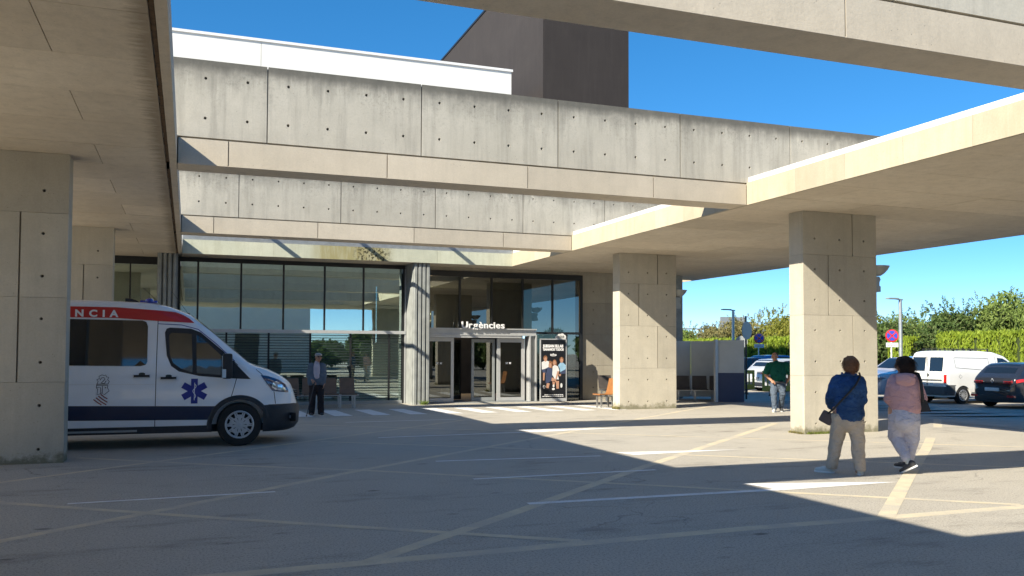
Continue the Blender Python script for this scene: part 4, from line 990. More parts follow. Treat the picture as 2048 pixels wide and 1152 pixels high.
for sgn in (-1, 1):
    m = MB(); a0, a1 = sorted((sgn*.10, sgn*.66))
    m.add([(-.010+.00, a0, 1.13), (-.010, a1, 1.13), (.048, a1, 1.62), (.048, a0, 1.62), (.03, a0, 1.13), (.03, a1, 1.13), (.09, a1, 1.62), (.09, a0, 1.62)], [(0, 1, 2, 3), (4, 7, 6, 5), (0, 4, 5, 1), (3, 2, 6, 7), (0, 3, 7, 4), (1, 5, 6, 2)])
    link('rear_window', m.mesh('rear_window', M['carglass']), vt)
    m = MB(); m.box(-.02, .06, min(sgn*.72, sgn*.80), max(sgn*.72, sgn*.80), .72, 1.02, bev=.01); link('tail_light', m.mesh('tail_light', M['taillight'], smooth=True), vt)
m = MB(); m.box(-.025, .0, -.64, .66, .80, .85); link('rub_strip', m.mesh('rub_strip', M['greyplastic']), vt)
m = MB(); m.box(-.016, .0, -.006, .006, .62, 1.70); link('door_gap', m.mesh('door_gap', M['well']), vt)
m = MB(); m.box(-.02, 0, .06, .58, .64, .75); link('number_plate', m.mesh('number_plate', M['flash']), vt)
m = MB(); m.lathe([(.001, -.02), (.05, -.02), (.05, 0)], 16, 0, Matrix.Translation((-.012, -.05, 1.0)) @ Matrix.Rotation(-PI/2, 4, 'Z')); link('badge', m.mesh('badge', M['greyplastic']), vt)
m = MB()
for x in (.5, 1.3, 2.1): m.box(x-.02, x+.02, -.68, .68, 1.89, 1.92).box(x-.02, x+.02, -.68, -.64, 1.80, 1.89).box(x-.02, x+.02, .64, .68, 1.80, 1.89)
link('roof_rack', m.mesh('roof_rack', M['blackplastic']), vt)
# hatchbacks / suv
def hatch(mat, h=1.45, L_=4.35, **k):
    s = h/1.45
    d = dict(prof=[(0, .55), (.03, .88*s), (.10, .98*s), (.30, 1.12*s), (.52, 1.34*s), (.70, 1.42*s), (1.1, h), (1.9, h), (2.5, 1.40*s), (3.15, 1.02*s), (3.3, .96*s), (3.9, .86*s), (4.2, .72*s), (4.33, .5), (4.35, .4)],
      wid=[(0, .62), (.08, .76), (.3, .86), (.8, .90), (3.3, .90), (3.9, .84), (4.2, .72), (4.35, .5)], zb=.2, belt=.90*s, tum=.42, rc=.09, mat=mat, r=.33, wheels=(.82, 3.47), mirror=(2.95, .97*s),
      glass=[[(.62, 1.0*s), (.75, 1.24*s), (1.1, 1.35*s), (1.45, 1.37*s), (1.45, .95*s)], [(1.5, .95*s), (1.5, 1.37*s), (2.0, 1.365*s), (2.45, 1.29*s), (2.95, .98*s)]],
      lines=[('door_gap', [(1.47, 1.38*s), (1.47, .3)], .012), ('door_gap', [(2.9, .95*s), (2.85, .3)], .012)],
      top=[('rear_window', [(.28, -.58), (.58, -.56), (.60, 0), (.58, .56), (.28, .58), (.25, 0)], 'carglass'), ('windscreen', [(2.45, -.60), (3.1, -.68), (3.14, 0), (3.1, .68), (2.45, .60), (2.40, 0)], 'carglass')],
      side=[('tail_light', [(.03, .80*s), (.34, .86*s), (.36, .95*s), (.2, .93*s), (.06, .90*s)], 'taillight')],
      boxes=[('bumper_insert', (-.03, .3, -.66, .66, .24, .42), 'blackplastic'), ('number_plate', (-.05, .0, -.26, .26, .55, .66), 'flash'), ('tail_light', (-.015, .12, .40, .70, .78*s, .87*s), 'taillight'), ('tail_light', (-.015, .12, -.70, -.40, .78*s, .87*s), 'taillight')])
    d.update(k); return d
P_ = lambda n, c, **k: plain(n, c, .22, .2, .06, 3, coat=1, **k)
dk, dkb = car('parked_car', 'dark grey hatchback seen from behind at the right picture edge, with red tail lights', 'car', (24.28, 20.95, -.15), 0, hatch(P_('dark grey metallic', (.022, .025, .035)), 1.46))
m = MB()
for a, b in (((0, .09), (.05, 0)), ((.05, 0), (0, -.09)), ((0, -.09), (-.05, 0)), ((-.05, 0), (0, .09))): m.tube((-.005, a[0], .88+a[1]*.8), (-.005, b[0], .88+b[1]*.8), .011, .011, 6)
link('diamond_badge', m.mesh('diamond_badge', M['rim']), dk)
m = MB(); m.box(-.035, .05, -.80, -.55, .36, .43, bev=.01).box(-.035, .05, .55, .80, .36, .43, bev=.01); link('reflector', m.mesh('reflector', M['taillight']), dk)
suvc = hatch(P_('pale lilac metallic', (.42, .42, .48)), 1.62, r=.36, belt=1.02,
  boxes=[('number_plate', (4.30, 4.37, -.26, .26, .48, .58), 'flash'), ('grille', (4.26, 4.36, -.5, .5, .60, .72), 'blackplastic'), ('grille', (4.24, 4.36, -.6, .6, .30, .42), 'blackplastic'), ('headlamp', (4.0, 4.26, .46, .80, .80, .90), 'lampglass'), ('headlamp', (4.0, 4.26, -.80, -.46, .80, .90), 'lampglass')], side=[])
car('parked_car', 'silver lilac suv facing the camera, partly hidden by the woman in pink', 'suv', (28.4, 26.4, -.15), PI, suvc)
car('parked_car', 'dark blue car roof just visible between the tall column and the silver suv', 'car', (29.8, 28.9, -.15), 0, hatch(P_('dark blue metallic', (.01, .03, .12)), 1.5))
sil = hatch(P_('silver metallic', (.50, .52, .56)), 1.48)
car('parked_car', 'silver hatchback behind the yellow barrier and the man in the green shirt', 'car', (24.2, 33.35, -.15), 0, sil)
car('parked_car', 'dark red car behind the yellow barrier, left of the silver hatchback', 'car', (24.2, 36.3, -.15), 0, hatch(P_('dark red metallic', (.10, .012, .03)), 1.5))
car('parked_car', 'blue estate car with a pale roof in the second row behind the dark red car', 'car', (29.6, 41.3, -.15), 0, hatch(P_('mid blue metallic', (.05, .16, .42)), 1.62))
car('parked_car', 'dark blue car behind the head of the man in green', 'car', (30.2, 37.0, -.15), 0, hatch(P_('navy metallic', (.015, .03, .09)), 1.5))
car('parked_car', 'pale blue grey car right of the man in green, beside the tall column', 'car', (24.2, 30.4, -.15), 0, hatch(P_('pale blue metallic', (.38, .45, .52)), 1.55))
car('parked_car', 'dark blue car roof above the dark grey hatchback at the right edge', 'car', (29.9, 23.6, -.15), 0, hatch(P_('deep blue metallic', (.012, .03, .10)), 1.55))
# ================================================================== SEATS, SHELTER, SIGNS
def bench(label, loc, rz, n, seatmat, pitch=.60, legs=None, cat='bench'):
    t = thing('seat_bench', label, cat, loc, rz, 'waiting benches')
    L_ = n*pitch
    m = MB(); m.box(-.02, L_+.02, -.03, .03, .36, .41).box(-.02, L_+.02, -.21, -.17, .37, .40); part('beam', m, M['chrome'], t, world=False)
    for k in range(n):
        x0 = k*pitch+.04; x1 = (k+1)*pitch-.04
        # one bent laminate shell: seat and backrest strips
        cs = [(-.30, .41), (-.28, .43), (-.1, .425), (.08, .42), (.13, .44), (.17, .55), (.21, .72), (.245, .88)]
        for nm, seg in (('seat', cs[:5]), ('backrest', cs[4:])):
            mb = MB(); vs = []
            for i, (y, z) in enumerate(seg):
                ins = .0 if nm == 'seat' else .015*i/3
                vs += [(x0+ins, y, z), (x1-ins, y, z), (x1-ins, y+.006, z-.014 if nm == 'seat' else z-.002), (x0+ins, y+.006, z-.014 if nm == 'seat' else z-.002)]
                if nm == 'backrest': vs[-2] = (x1-ins, y+.014, z); vs[-1] = (x0+ins, y+.014, z)
            fs = []; q = len(seg)
            for i in range(q-1):
                for a in range(4): fs.append((i*4+a, i*4+(a+1) % 4, (i+1)*4+(a+1) % 4, (i+1)*4+a))
            fs += [(0, 3, 2, 1), tuple(4*(q-1)+a for a in range(4))]
            mb.add(vs, fs); part(nm, mb, seatmat, t, world=False)
    for x in (legs or [.15]+[pitch*(k+1)+.12 for k in range(0, n-1, 1)]+([L_-.12] if n > 1 else [])):
        for y in (-.20, .16):
            m = MB(); m.box(x-.022, x+.022, y-.022, y+.022, 0, .37).box(x-.03, x+.03, y-.04, y+.04, 0, .012); part('leg', m, M['chrome'], t, world=False)
        m = MB(); m.box(x-.02, x+.02, -.2, .2, .345, .37); part('cross_bar', m, M['chrome'], t, world=False)
    return t
bench('brown laminate row of waiting seats in front of the blinds, behind the old man', (2.05, 26.15, -.08), 0, 5, M['wood'], .545, [.2, .78, 1.5, 1.65, 2.2, 2.62])
bench('single orange brown seat at the left side of the second column, seen from the side', (11.55, 23.45, -.05), -PI/2, 1, M['wood_o'], .56, [.15, .42], 'seat')
bench('dark pair of waiting seats in the shade by the concrete wall right of the entrance', (13.35, 27.2, -.08), 0, 3, M['seat_dk'], .60)
bench('dark row of seats standing inside the white waiting shelter', (16.1, 26.9, -.1), math.radians(-28), 4, M['seat_dk'], .60)
# waiting shelter
sh = thing('waiting_shelter', 'white walled waiting shelter with a navy lower panel, behind the second column', 'shelter', (15.8, 25.5, -.1))
zz0 = -.12
def wallseg(p, q, z0, z1, mat, nm, th=.06):
    d = Vector((q[0]-p[0], q[1]-p[1], 0)); L_ = d.length; T = Matrix.Translation((p[0], p[1], 0)) @ Matrix.Rotation(math.atan2(d.y, d.x), 4, 'Z')
    part(nm, MB().box(.004, L_-.004, 0, th, z0, z1, 0, T), mat, sh)
wallseg((16.72, 25.1), (17.52, 24.75), zz0, .92, M['navypanel'], 'wall_panel'); wallseg((16.72, 25.1), (17.52, 24.75), .924, 2.02, M['whitepanel'], 'wall_panel')
part('post', MB().box(16.60, 16.70, 25.06, 25.16, zz0, 2.04), M['alu'], sh)
wallseg((15.0, 27.6), (17.2, 27.55), .0, 2.02, M['whitepanel'], 'wall_panel'); wallseg((17.2, 27.55), (18.6, 26.6), .0, 2.02, M['whitepanel'], 'wall_panel'); wallseg((17.56, 24.8), (18.6, 26.55), zz0, 2.02, M['whitepanel'], 'wall_panel')
# poster stand
ps = thing('poster_stand', 'black advertising stand with four young football players and white Spanish slogan beside the doors', 'poster stand', (11.75, 27.3, -.08))
x0, x1, z0, z1, yp = 11.20, 12.12, .04, 2.02, 27.30
part('frame', MB().box(x0-.03, x0, yp, yp+.05, -.07, z1+.02).box(x1, x1+.03, yp, yp+.05, -.07, z1+.02).box(x0-.03, x1+.03, yp, yp+.05, z1+.001, z1+.035).box(x0, x1, yp, yp+.05, -.07, z0-.001), M['alu'], ps)
part('poster', MB().box(x0+.002, x1-.002, yp+.012, yp+.04, z0, z1-.001), M['poster'], ps)
def flat(name, polys, mat, y):
    m = MB()
    for pl_ in polys:
        vs = [(a, y, b) for a, b in pl_]; m.add(vs, [tuple(range(len(vs)))])
    return part(name, m, mat, ps, fix=False)
def ell(cx, cz, rx, rz_, n=16, rot=0):
    return [(cx+rx*math.cos(t)*math.cos(rot)-rz_*math.sin(t)*math.sin(rot), cz+rx*math.cos(t)*math.sin(rot)+rz_*math.sin(t)*math.cos(rot)) for t in [2*PI*k/n for k in range(n)]]
def limb(a, b, r0, r1):
    dx, dz = b[0]-a[0], b[1]-a[1]; L_ = math.hypot(dx, dz); nx_, nz = -dz/L_, dx/L_
    return [(a[0]+nx_*r0, a[1]+nz*r0), (a[0]-nx_*r0, a[1]-nz*r0), (b[0]-nx_*r1, b[1]-nz*r1), (b[0]+nx_*r1, b[1]+nz*r1)]
PX = lambda px: x0+(px-1074)/(1129-1074)*(x1-x0); PZ = lambda py: 2.02-(py-676)/(800-676)*1.98
q = lambda x, y: (PX(1060+x/6.775), PZ(650+y/6.775))     # poster zoom pixels -> stand plane
w_, s_, n_, h_, l_ = [], [], [], [], []
lb = []
h_ += [ell(*q(160, 440), .075, .09), ell(*q(230, 545), .105, .16), ell(*q(297, 525), .09, .15), ell(*q(403, 462), .08, .09)]
s_ += [ell(*q(162, 460), .055, .075), ell(*q(230, 545), .055, .08), ell(*q(296, 512), .05, .075), ell(*q(404, 478), .055, .075)]
w_ += [[q(105, 500), q(165, 470), q(215, 490), q(212, 560), q(180, 620), q(110, 610)], [q(270, 560), q(300, 540), q(350, 560), q(370, 620), q(350, 690), q(362, 750), q(300, 740), q(262, 680)], [q(130, 640), q(165, 590), q(175, 600), q(160, 655)]]
lb += [[q(350, 545), q(385, 505), q(425, 505), q(465, 540), q(465, 590), q(440, 650), q(385, 650), q(375, 590)]]
n_ += [[q(110, 605), q(180, 590), q(175, 650), q(120, 650)], [q(165, 590), q(205, 570), q(262, 590), q(262, 680), q(250, 760), q(200, 800), q(165, 800), q(165, 680)], [q(385, 640), q(465, 600), q(465, 665), q(390, 668)]]
s_ += [limb(q(140, 650), q(135, 760), .035, .025), limb(q(205, 570), q(225, 620), .03, .02), limb(q(355, 630), q(320, 740), .035, .025), limb(q(250, 740), q(320, 770), .06, .05), limb(q(285, 770), q(285, 830), .05, .035), limb(q(340, 770), q(345, 880), .06, .045), limb(q(205, 800), q(190, 870), .055, .045), limb(q(375, 670), q(380, 700), .05, .03)]
l_ += [ell(*q(283, 840), .035, .05), ell(*q(280, 885), .055, .04), ell(*q(140, 855), .045, .06), ell(*q(400, 835), .04, .08), ell(*q(150, 850), .03, .04)]
flat('player_hair', h_, M['hair_br'], yp+.0105); [flat('player_skin', [s__], M['skin'], yp+.0085) for s__ in s_]
flat('player_shirt', w_, M['flash'], yp+.0095); flat('player_shirt', lb, plain('pale blue shirt', (.30, .50, .68)), yp+.0092); flat('player_kit', n_, M['navypanel'], yp+.0080); flat('player_shoe', l_, M['flash'], yp+.0070)
place_text('lettering', 'JUEGAN ELLAS', .125, M['decal_white'], (x0+.08, yp+.009, PZ(650+285/6.775)+.0), ps, .001, .009, width=.76)
place_text('lettering', 'GANAMOS TODOS', .11, M['decal_white'], (x0+.08, yp+.009, PZ(650+332/6.775)), ps, .001, .007, width=.76)
place_text('lettering', 'telko', .11, M['decal_white'], (x0+.34, yp+.009, PZ(650+405/6.775)), ps, .001, .003, width=.23)
m = MB(); arc = [(x0+.455+.13*math.cos(t), yp+.009, PZ(650+395/6.775)+.02+.07*math.sin(t)) for t in [PI*(1.1+.8*k/10) for k in range(11)]]; m.path(arc, .004); part('logo_arc', m, M['decal_white'], ps)
for k, (a, b) in enumerate(((148, 405), (118, 420))):
    m = MB(); zc = PZ(650+(968+k*22)/6.775); xx = q(a, 0)[0]
    while xx < q(b, 0)[0]:
        ww = rnd.uniform(.03, .07); m.box(xx, xx+ww, yp+.009, yp+.0115, zc-.012, zc+.012); xx += ww+.015
    part('small_print', m, M['decal_white'], ps)
m = MB()
for cx_, cz_, rx, rz_ in ((.62, .05, .085, .07), (.70, .10, .08, .07), (.79, .11, .08, .075), (.86, .06, .07, .08), (.74, .05, .16, .05)):
    m.prism([(a, b) for a, b in ell(x0+cx_, z1+.035+cz_, rx, rz_)], yp+.01+cx_*.004, yp+.03+cx_*.004, 'y')
part('topper', m, M['flash'], ps)
place_text('lettering', 'mist', .16, M['slat'], (x0+.58, yp+.008, z1+.06), ps, .001, .0, width=.27)
# bowl uplights on the column sides
def uplight(loc, label):
    t = thing('uplight', label, 'lamp', loc, 0, 'bowl uplights on the column sides')
    m = MB(); m.lathe([(.001, .0), (.10, .0), (.17, .05), (.235, .125), (.27, .19), (.275, .20), (.262, .20), (.20, .12), (.001, .06)], 28, 0, Matrix.Rotation(PI/2, 4, 'X')); part('bowl', m, M['greymetal'], t, world=False, smooth=True)
    m = MB(); m.prism([(-.24, -.02), (.03, -.02), (.06, -.08), (.03, -.14), (.03, -.22), (.06, -.22), (.06, -.34), (-.24, -.36)], -.07, .07, 'y'); part('bracket', m, M['greymetal'], t, world=False)
    return t
uplight((13.49, 14.42, 3.22), 'bowl shaped uplight on the right side of the tallest column')
uplight((13.55, 22.4, 3.24), 'bowl shaped uplight on the right side of the second column')
# road signs
def disc(T, r, th, mat, n=28): return MB().lathe([(.0001, -th/2), (r, -th/2), (r, th/2), (.0001, th/2)], n, 0, T, True)
sp = thing('road_sign', 'round road sign seen from behind on a dark pole beside the shelter', 'road sign', (19.2, 27.0, -.15))
part('pole', MB().tube((19.2, 27.0, -.15), (19.2, 27.0, 2.95), .035), M['dkalu'], sp)
part('sign_back', disc(Matrix.Translation((19.2, 26.95, 2.42)) @ Matrix.Rotation(math.radians(22), 4, 'Z'), .33, .02, M['greymetal']), M['greymetal'], sp, smooth=False)
sp = thing('road_sign', 'small round sign back low behind the tall dark sign pole', 'road sign', (24.0, 34.2, -.15))
part('pole', MB().tube((24.0, 34.2, -.15), (24.0, 34.2, 2.5), .03), M['dkalu'], sp); part('sign_back', disc(Matrix.Translation((24.0, 34.1, 2.1)) @ Matrix.Rotation(math.radians(-30), 4, 'Z'), .28, .02, 0), M['greymetal'], sp)
def nosign(x, y, label, zc=2.45):
    t = thing('road_sign', label, 'road sign', (x, y, -.15)); R0 = Matrix.Translation((x, y, zc)) @ Matrix.Rotation(math.radians(-28), 4, 'Z')
    part('pole', MB().tube((x, y+.05, -.15), (x, y+.05, zc+.3), .035), M['flash'], t)
    part('red_disc', MB().lathe([(.0001, -.01), (.31, -.01), (.31, .01), (.0001, .01)], 28, 0, R0, True), M['taillight'], t)
    part('blue_disc', MB().lathe([(.0001, -.02), (.24, -.02), (.24, -.011), (.0001, -.011)], 28, 0, R0, True), plain('sign blue', (.03, .06, .45)), t)
    m = MB()
    for a in (PI/4, -PI/4): m.box(-.24, .24, -.026, -.0205 if a > 0 else -.0215, -.03, .03, 0, R0 @ Matrix.Rotation(a, 4, 'Y'))
    part('red_cross', m, M['taillight'], t)
    part('plate', MB().box(-.28, .28, -.015, .01, -.55, -.34, 0, R0), M['flash'], t)
    m = MB()
    for k, zz in enumerate((-.40, -.47)):
        for i in range(6): m.box(-.2+i*.07, -.155+i*.07, -.018, -.0155, zz-.015, zz+.015, 0, R0)
    part('plate_print', m, M['taillight'], t); return t
nosign(32.0, 33.2, 'red and blue no stopping sign above the white van')
nosign(31.2, 42.6, 'red and blue no stopping sign behind the man in green')
# street lamps
def lamp(x, y, h, label, d=-1):
    t = thing('street_lamp', label, 'street lamp', (x, y, -.15), 0, 'street lamps in the car park')
    part('pole', MB().tube((x, y, -.15), (x, y, h), .11, .085, 14), M['steel'], t)
    part('arm', MB().tube((x+.15, y, h+.02), (x+d*.35, y, h+.06), .04), M['steel'], t)
    part('lamp_head', MB().box(x+d*.85, x+d*.2, y-.14, y+.14, h+.03, h+.11, bev=.03), M['greymetal'], t); return t
lamp(34.5, 35.2, 4.35, 'pale street lamp post in front of the shrubs, behind the white van')
lamp(33.5, 48.5, 4.35, 'pale street lamp post left of the round sign back, further away')
# highway gantry sign far away
gs = thing('highway_sign', 'back of a large grey road sign standing beyond the hedge', 'road sign', (60, 85, 0))
part('sign_panel', MB().box(57.0, 60.3, 85, 85.1, 4.2, 5.7), M['greymetal'], gs)
for x in (57.6, 59.7): part('post', MB().box(x-.1, x+.1, 85.12, 85.3, 0, 5.6), M['greymetal'], gs)
part('rail', MB().box(50, 57, 85.1, 85.2, 4.2, 4.35), M['greymetal'], gs)
# yellow plastic barriers
def barrier(x, y, rz, label):
    t = thing('plastic_barrier', label, 'barrier', (x, y, -.15), rz, 'yellow plastic barriers')
    m = MB(); m.box(-.95, .95, -.03, .03, .86, 1.02, bev=.02).box(-.95, .95, -.03, .03, .20, .42, bev=.02).box(-.95, -.85, -.025, .025, .42, .86).box(.85, .95, -.025, .025, .42, .86)
    part('rail_frame', m, M['yellowp'], t, world=False)
    for k in range(8): part('bar', MB().box(-.73+k*.208-.03, -.73+k*.208+.03, -.02, .02, .421, .859), M['yellowp'], t, world=False)
    for x_ in (-.6, .6): part('foot', MB().prism([(-.3, 0), (.3, 0), (.1, .06), (.04, .22), (-.04, .22), (-.1, .06)], x_-.05, x_+.05, 'x'), M['rubber'], t, world=False)
    return t
barrier(21.6, 31.4, math.radians(-25), 'yellow plastic barrier between the shelter and the man in green')
barrier(22.75, 29.3, math.radians(-25), 'yellow plastic barrier between the man in green and the tallest column')

# ================================================================== HEDGES AND TREES
def leaves(pts, nrm, size, jitter=.5, asp=1.0, up=.0, curl=0):
    """numpy cloud of small quads at pts, facing roughly nrm"""
    n = len(pts); r = rng.normal(size=(n, 3)); nn = nrm+jitter*r; nn /= np.linalg.norm(nn, axis=1, keepdims=True)+1e-9
    a = np.cross(nn, rng.normal(size=(n, 3))); a[:, 2] += up*2; a /= np.linalg.norm(a, axis=1, keepdims=True)+1e-9
    b = np.cross(nn, a); b /= np.linalg.norm(b, axis=1, keepdims=True)+1e-9
    s = size*rng.uniform(.6, 1.35, (n, 1)); sa, sb = s*asp, s
    v = np.stack([pts-a*sa, pts-b*sb*.55, pts+a*sa, pts+b*sb*.55], 1).reshape(-1, 3)
    return v, np.arange(4*n).reshape(-1, 4)
def leafmesh(name, v, f, mat):
    me = bpy.data.meshes.new(name); me.vertices.add(len(v)); me.vertices.foreach_set('co', v.astype(np.float32).ravel())
    me.loops.add(f.size); me.loops.foreach_set('vertex_index', f.ravel().astype(np.int32)); me.polygons.add(len(f))
    me.polygons.foreach_set('loop_start', np.arange(0, f.size, 4, dtype=np.int32)); me.polygons.foreach_set('loop_total', np.full(len(f), 4, np.int32))
    me.materials.append(mat); me.update(calc_edges=True); return me
def hedge(y0, y1, x0, th, h, label, mat='hedge', dens=420):
    t = thing('hedge', label, 'hedge', ((x0+th/2), (y0+y1)/2, -.15), 0, 'clipped cypress hedge sections')
    L_ = y1-y0; zt = h
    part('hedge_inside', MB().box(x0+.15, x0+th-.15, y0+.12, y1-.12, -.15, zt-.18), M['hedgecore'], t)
    n = int(dens*(L_*h+L_*th)); 
    fy = rng.uniform(y0, y1, n); side = rng.random(n)
    px = np.where(side < .68, x0+.08*np.abs(rng.normal(size=n))+.11*np.sin(fy*5.2)+.06*np.sin(fy*13), rng.uniform(x0, x0+th, n))
    pz = np.where(side < .68, rng.uniform(-.15, zt, n), zt+.07*rng.normal(size=n)+.05*np.sin(fy*7))
    ends = rng.random(n) < .07; px = np.where(ends, rng.uniform(x0, x0+th, n), px); fy = np.where(ends, np.where(rng.random(n) < .5, y0, y1)+.05*rng.normal(size=n), fy); pz = np.where(ends, rng.uniform(-.15, zt, n), pz)
    nr = np.where((side < .68)[:, None], np.array([[-1., 0, .2]]), np.array([[0, 0, 1.]]))
    v, f = leaves(np.stack([px, fy, pz], 1), nr, .065, .8, 1.7, 1.2)
    o = link('foliage', leafmesh('foliage', v-np.array(root_loc(t)), f, M[mat]), t); return t
hedge(25.5, 35.3, 37.0, 1.2, 2.55, 'bright green clipped hedge at the right, behind the dark hatchback')
hedge(37.0, 38.7, 37.0, 1.1, 2.35, 'short clipped hedge block between two gaps, above the white van roof')
hedge(41.2, 52.5, 37.0, 1.2, 2.5, 'bright green clipped hedge left of the street lamp, above the silver suv')
hedge(52.7, 80, 37.0, 1.2, 2.5, 'bright green clipped hedge in the distance between the shelter and the tallest column')
def tree(x, y, h, rx, label, mat, cat='shrub', n=2600, ls=.13, base=.15, lobes=9, name='shrub', wisps=0, asp=1.5, z0=-.15, core=.55):
    t = thing(name, label, cat, (x, y, z0), 0, 'shrubs and trees beyond the hedge')
    m = MB(); 
    for k in range(5):
        a = rnd.uniform(0, 2*PI); q_ = Vector((math.cos(a)*rx*.5, math.sin(a)*rx*.5, h*rnd.uniform(.5, .85)))
        mid = Vector((q_.x*.35, q_.y*.35, h*.3)); m.tube((0, 0, 0) if k else (0, 0, 0), mid, .07+.01*h, .045, 7).tube(mid, q_, .045, .015, 6)
    part('trunk', m, M['bark'], t, world=False)
    C, Rr = [], []
    for k in range(lobes):
        a = rnd.uniform(0, 2*PI); rr = rx*rnd.uniform(.1, .62); zc = rnd.uniform(base*h+.25*h, h*.78)
        C.append((rr*math.cos(a), rr*math.sin(a), zc)); Rr.append((rx*rnd.uniform(.32, .55), h*rnd.uniform(.13, .24)))
    C.append((0, 0, h*.5)); Rr.append((rx*.6, h*.42))
    C = np.array(C); R2 = np.array(Rr); k = rng.integers(0, len(C), n)
    d = rng.normal(size=(n, 3)); d /= np.linalg.norm(d, axis=1, keepdims=True)
    rad = (.72+.32*rng.random((n, 1))**.6); rr_ = np.stack([R2[k, 0], R2[k, 0], R2[k, 1]], 1)
    p = C[k]+d*rad*rr_+rng.normal(size=(n, 3))*.05; nr = d.copy()
    keep = p[:, 2] > 0; p, nr = p[keep], nr[keep]
    v, f = leaves(p, nr, ls, .7, asp, .3)
    if wisps:
        P2 = []
        for _ in range(wisps):
            a = rng.uniform(0, 2*PI); r0 = rx*rng.random()**.5*.9; b0 = np.array([r0*math.cos(a), r0*math.sin(a), h*(.95-.35*(r0/rx)**2)])
            dr = np.array([math.cos(a)*.35, math.sin(a)*.35, 1.])+rng.normal(size=3)*.25; L_ = rng.uniform(.25, .6)*h*.28
            s = np.linspace(0, 1, 26)[:, None]; pp = b0+dr*s*L_+np.array([dr[1], -dr[0], -.4])*(s**2)*L_*.35; P2.append(pp+rng.normal(size=pp.shape)*.03)
        P2 = np.concatenate(P2); v2, f2 = leaves(P2, rng.normal(size=P2.shape), ls*.55, 1, 2.2); f2 = f2+len(v); v = np.concatenate([v, v2]); f = np.concatenate([f, f2])
    link('crown', leafmesh('crown', v, f, M[mat]), t)
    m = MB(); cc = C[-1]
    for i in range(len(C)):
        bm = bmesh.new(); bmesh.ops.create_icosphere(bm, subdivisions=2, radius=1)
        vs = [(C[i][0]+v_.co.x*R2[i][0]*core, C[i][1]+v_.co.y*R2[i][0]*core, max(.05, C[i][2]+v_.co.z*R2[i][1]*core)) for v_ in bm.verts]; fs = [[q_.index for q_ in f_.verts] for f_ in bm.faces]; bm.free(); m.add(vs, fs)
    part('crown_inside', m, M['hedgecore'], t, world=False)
    return t
N_ = 5200
tree(39.5, 30.2, 4.7, 2.3, 'large feathery green tree rising at the right picture edge', 'leaf_m', 'tree', 15300, .08, .1, 12, 'tree', 60)
tree(40.5, 34.0, 4.9, 2.2, 'tall green shrub with wispy tips left of the feathery tree at the right edge', 'leaf_m', 'tree', 11900, .08, .1, 11, 'tree', 60)
tree(39.2, 36.6, 4.6, 2.2, 'dark green tree with reddish twigs in the hedge gap, right of the street lamp', 'leaf_g', 'tree', 13600, .08, .0, 12, 'tree', 40)
tree(38.6, 40.0, 4.0, 1.9, 'dark green bush filling the hedge gap right behind the lamp post', 'leaf_g', 'shrub', 10200, .08, 0, 10, 'shrub', 15)
tree(39.3, 43.0, 4.3, 1.7, 'yellow green conical shrub directly left of the street lamp', 'leaf_y', 'shrub', 10200, .08, .0, 10, 'shrub', 25)
tree(39.3, 46.0, 3.9, 1.7, 'mid green leafy shrub just right of the tallest column', 'leaf_m', 'shrub', 10200, .08, .0, 9, 'shrub', 20)
tree(43, 50.5, 5.6, 2.3, 'pale thin tree standing behind the shrubs beside the tallest column', 'leaf_o', 'tree', 7140, .08, .2, 9, 'tree', 50, core=.3)
tree(40.2, 49.0, 4.0, 1.9, 'yellow green shrub hidden mostly by the tallest column', 'leaf_y', 'shrub', 8500, .08, .0, 9, 'shrub', 20)
tree(41.2, 54.0, 5.0, 2.7, 'olive yellow shrub rising left of the tallest column', 'leaf_y', 'shrub', 13600, .08, .0, 12, 'shrub', 50)
tree(41.2, 58.0, 4.6, 2.6, 'dry olive reed like shrub behind the no stopping sign', 'leaf_o', 'shrub', 11900, .08, .0, 11, 'shrub', 50)
tree(41.8, 62.8, 4.2, 2.6, 'brownish olive shrub near the distant lamp post', 'leaf_o', 'shrub', 10200, .08, .0, 10, 'shrub', 30)
tree(42.0, 68.0, 4.2, 3.0, 'dark green shrub left of the distant lamp post', 'leaf_m', 'shrub', 11900, .08, .0, 10, 'shrub', 20)
tree(41.0, 74.5, 5.0, 3.2, 'green bush just above the waiting shelter', 'leaf_m', 'shrub', 11900, .08, .0, 12, 'shrub', 20)
tree(41.0, 81.0, 5.2, 3.4, 'green bush above the left end of the waiting shelter', 'leaf_m', 'shrub', 11900, .08, .0, 12, 'shrub', 10)
for k, (x, y, h_, r_) in enumerate(((44, 27, 5.6, 3), (47, 33.5, 5.4, 3), (48, 41, 5.0, 3), (49, 49, 4.8, 3))):
    tree(x, y, h_, r_, ['tall shrub top behind the feathery tree at the right edge', 'green shrub top behind the wispy shrub', 'green shrub top behind the dark tree in the gap', 'green shrub top behind the yellow conical shrub'][k], 'leaf_m', 'shrub', 8500, .08, .0, 9, 'shrub', 25)
solo('verge', MB().box(36, 62, 15, 110, -.3, -.13), M['earth'], (48, 60, -.2), 'dry earth verge under the hedge', 'verge', kind='structure')
# planting behind the photographer, reflected in the glass
for k in range(22):
    a = math.radians(-105+k*6.2); R_d = 30+3*math.sin(k*2.1)
    x, y = 10+R_d*math.cos(a)*1.15, R_d*math.sin(a)*.95
    if y > 14: break
    o = tree(x, y, 3.6+.9*math.sin(k*1.7), 3.0, 'leafy green tree standing behind the photographer, mirrored in the glass', 'leaf_g', 'tree', 2200, .26, .0, 9, 'tree', 0)
    o['group'] = 'trees behind the photographer'
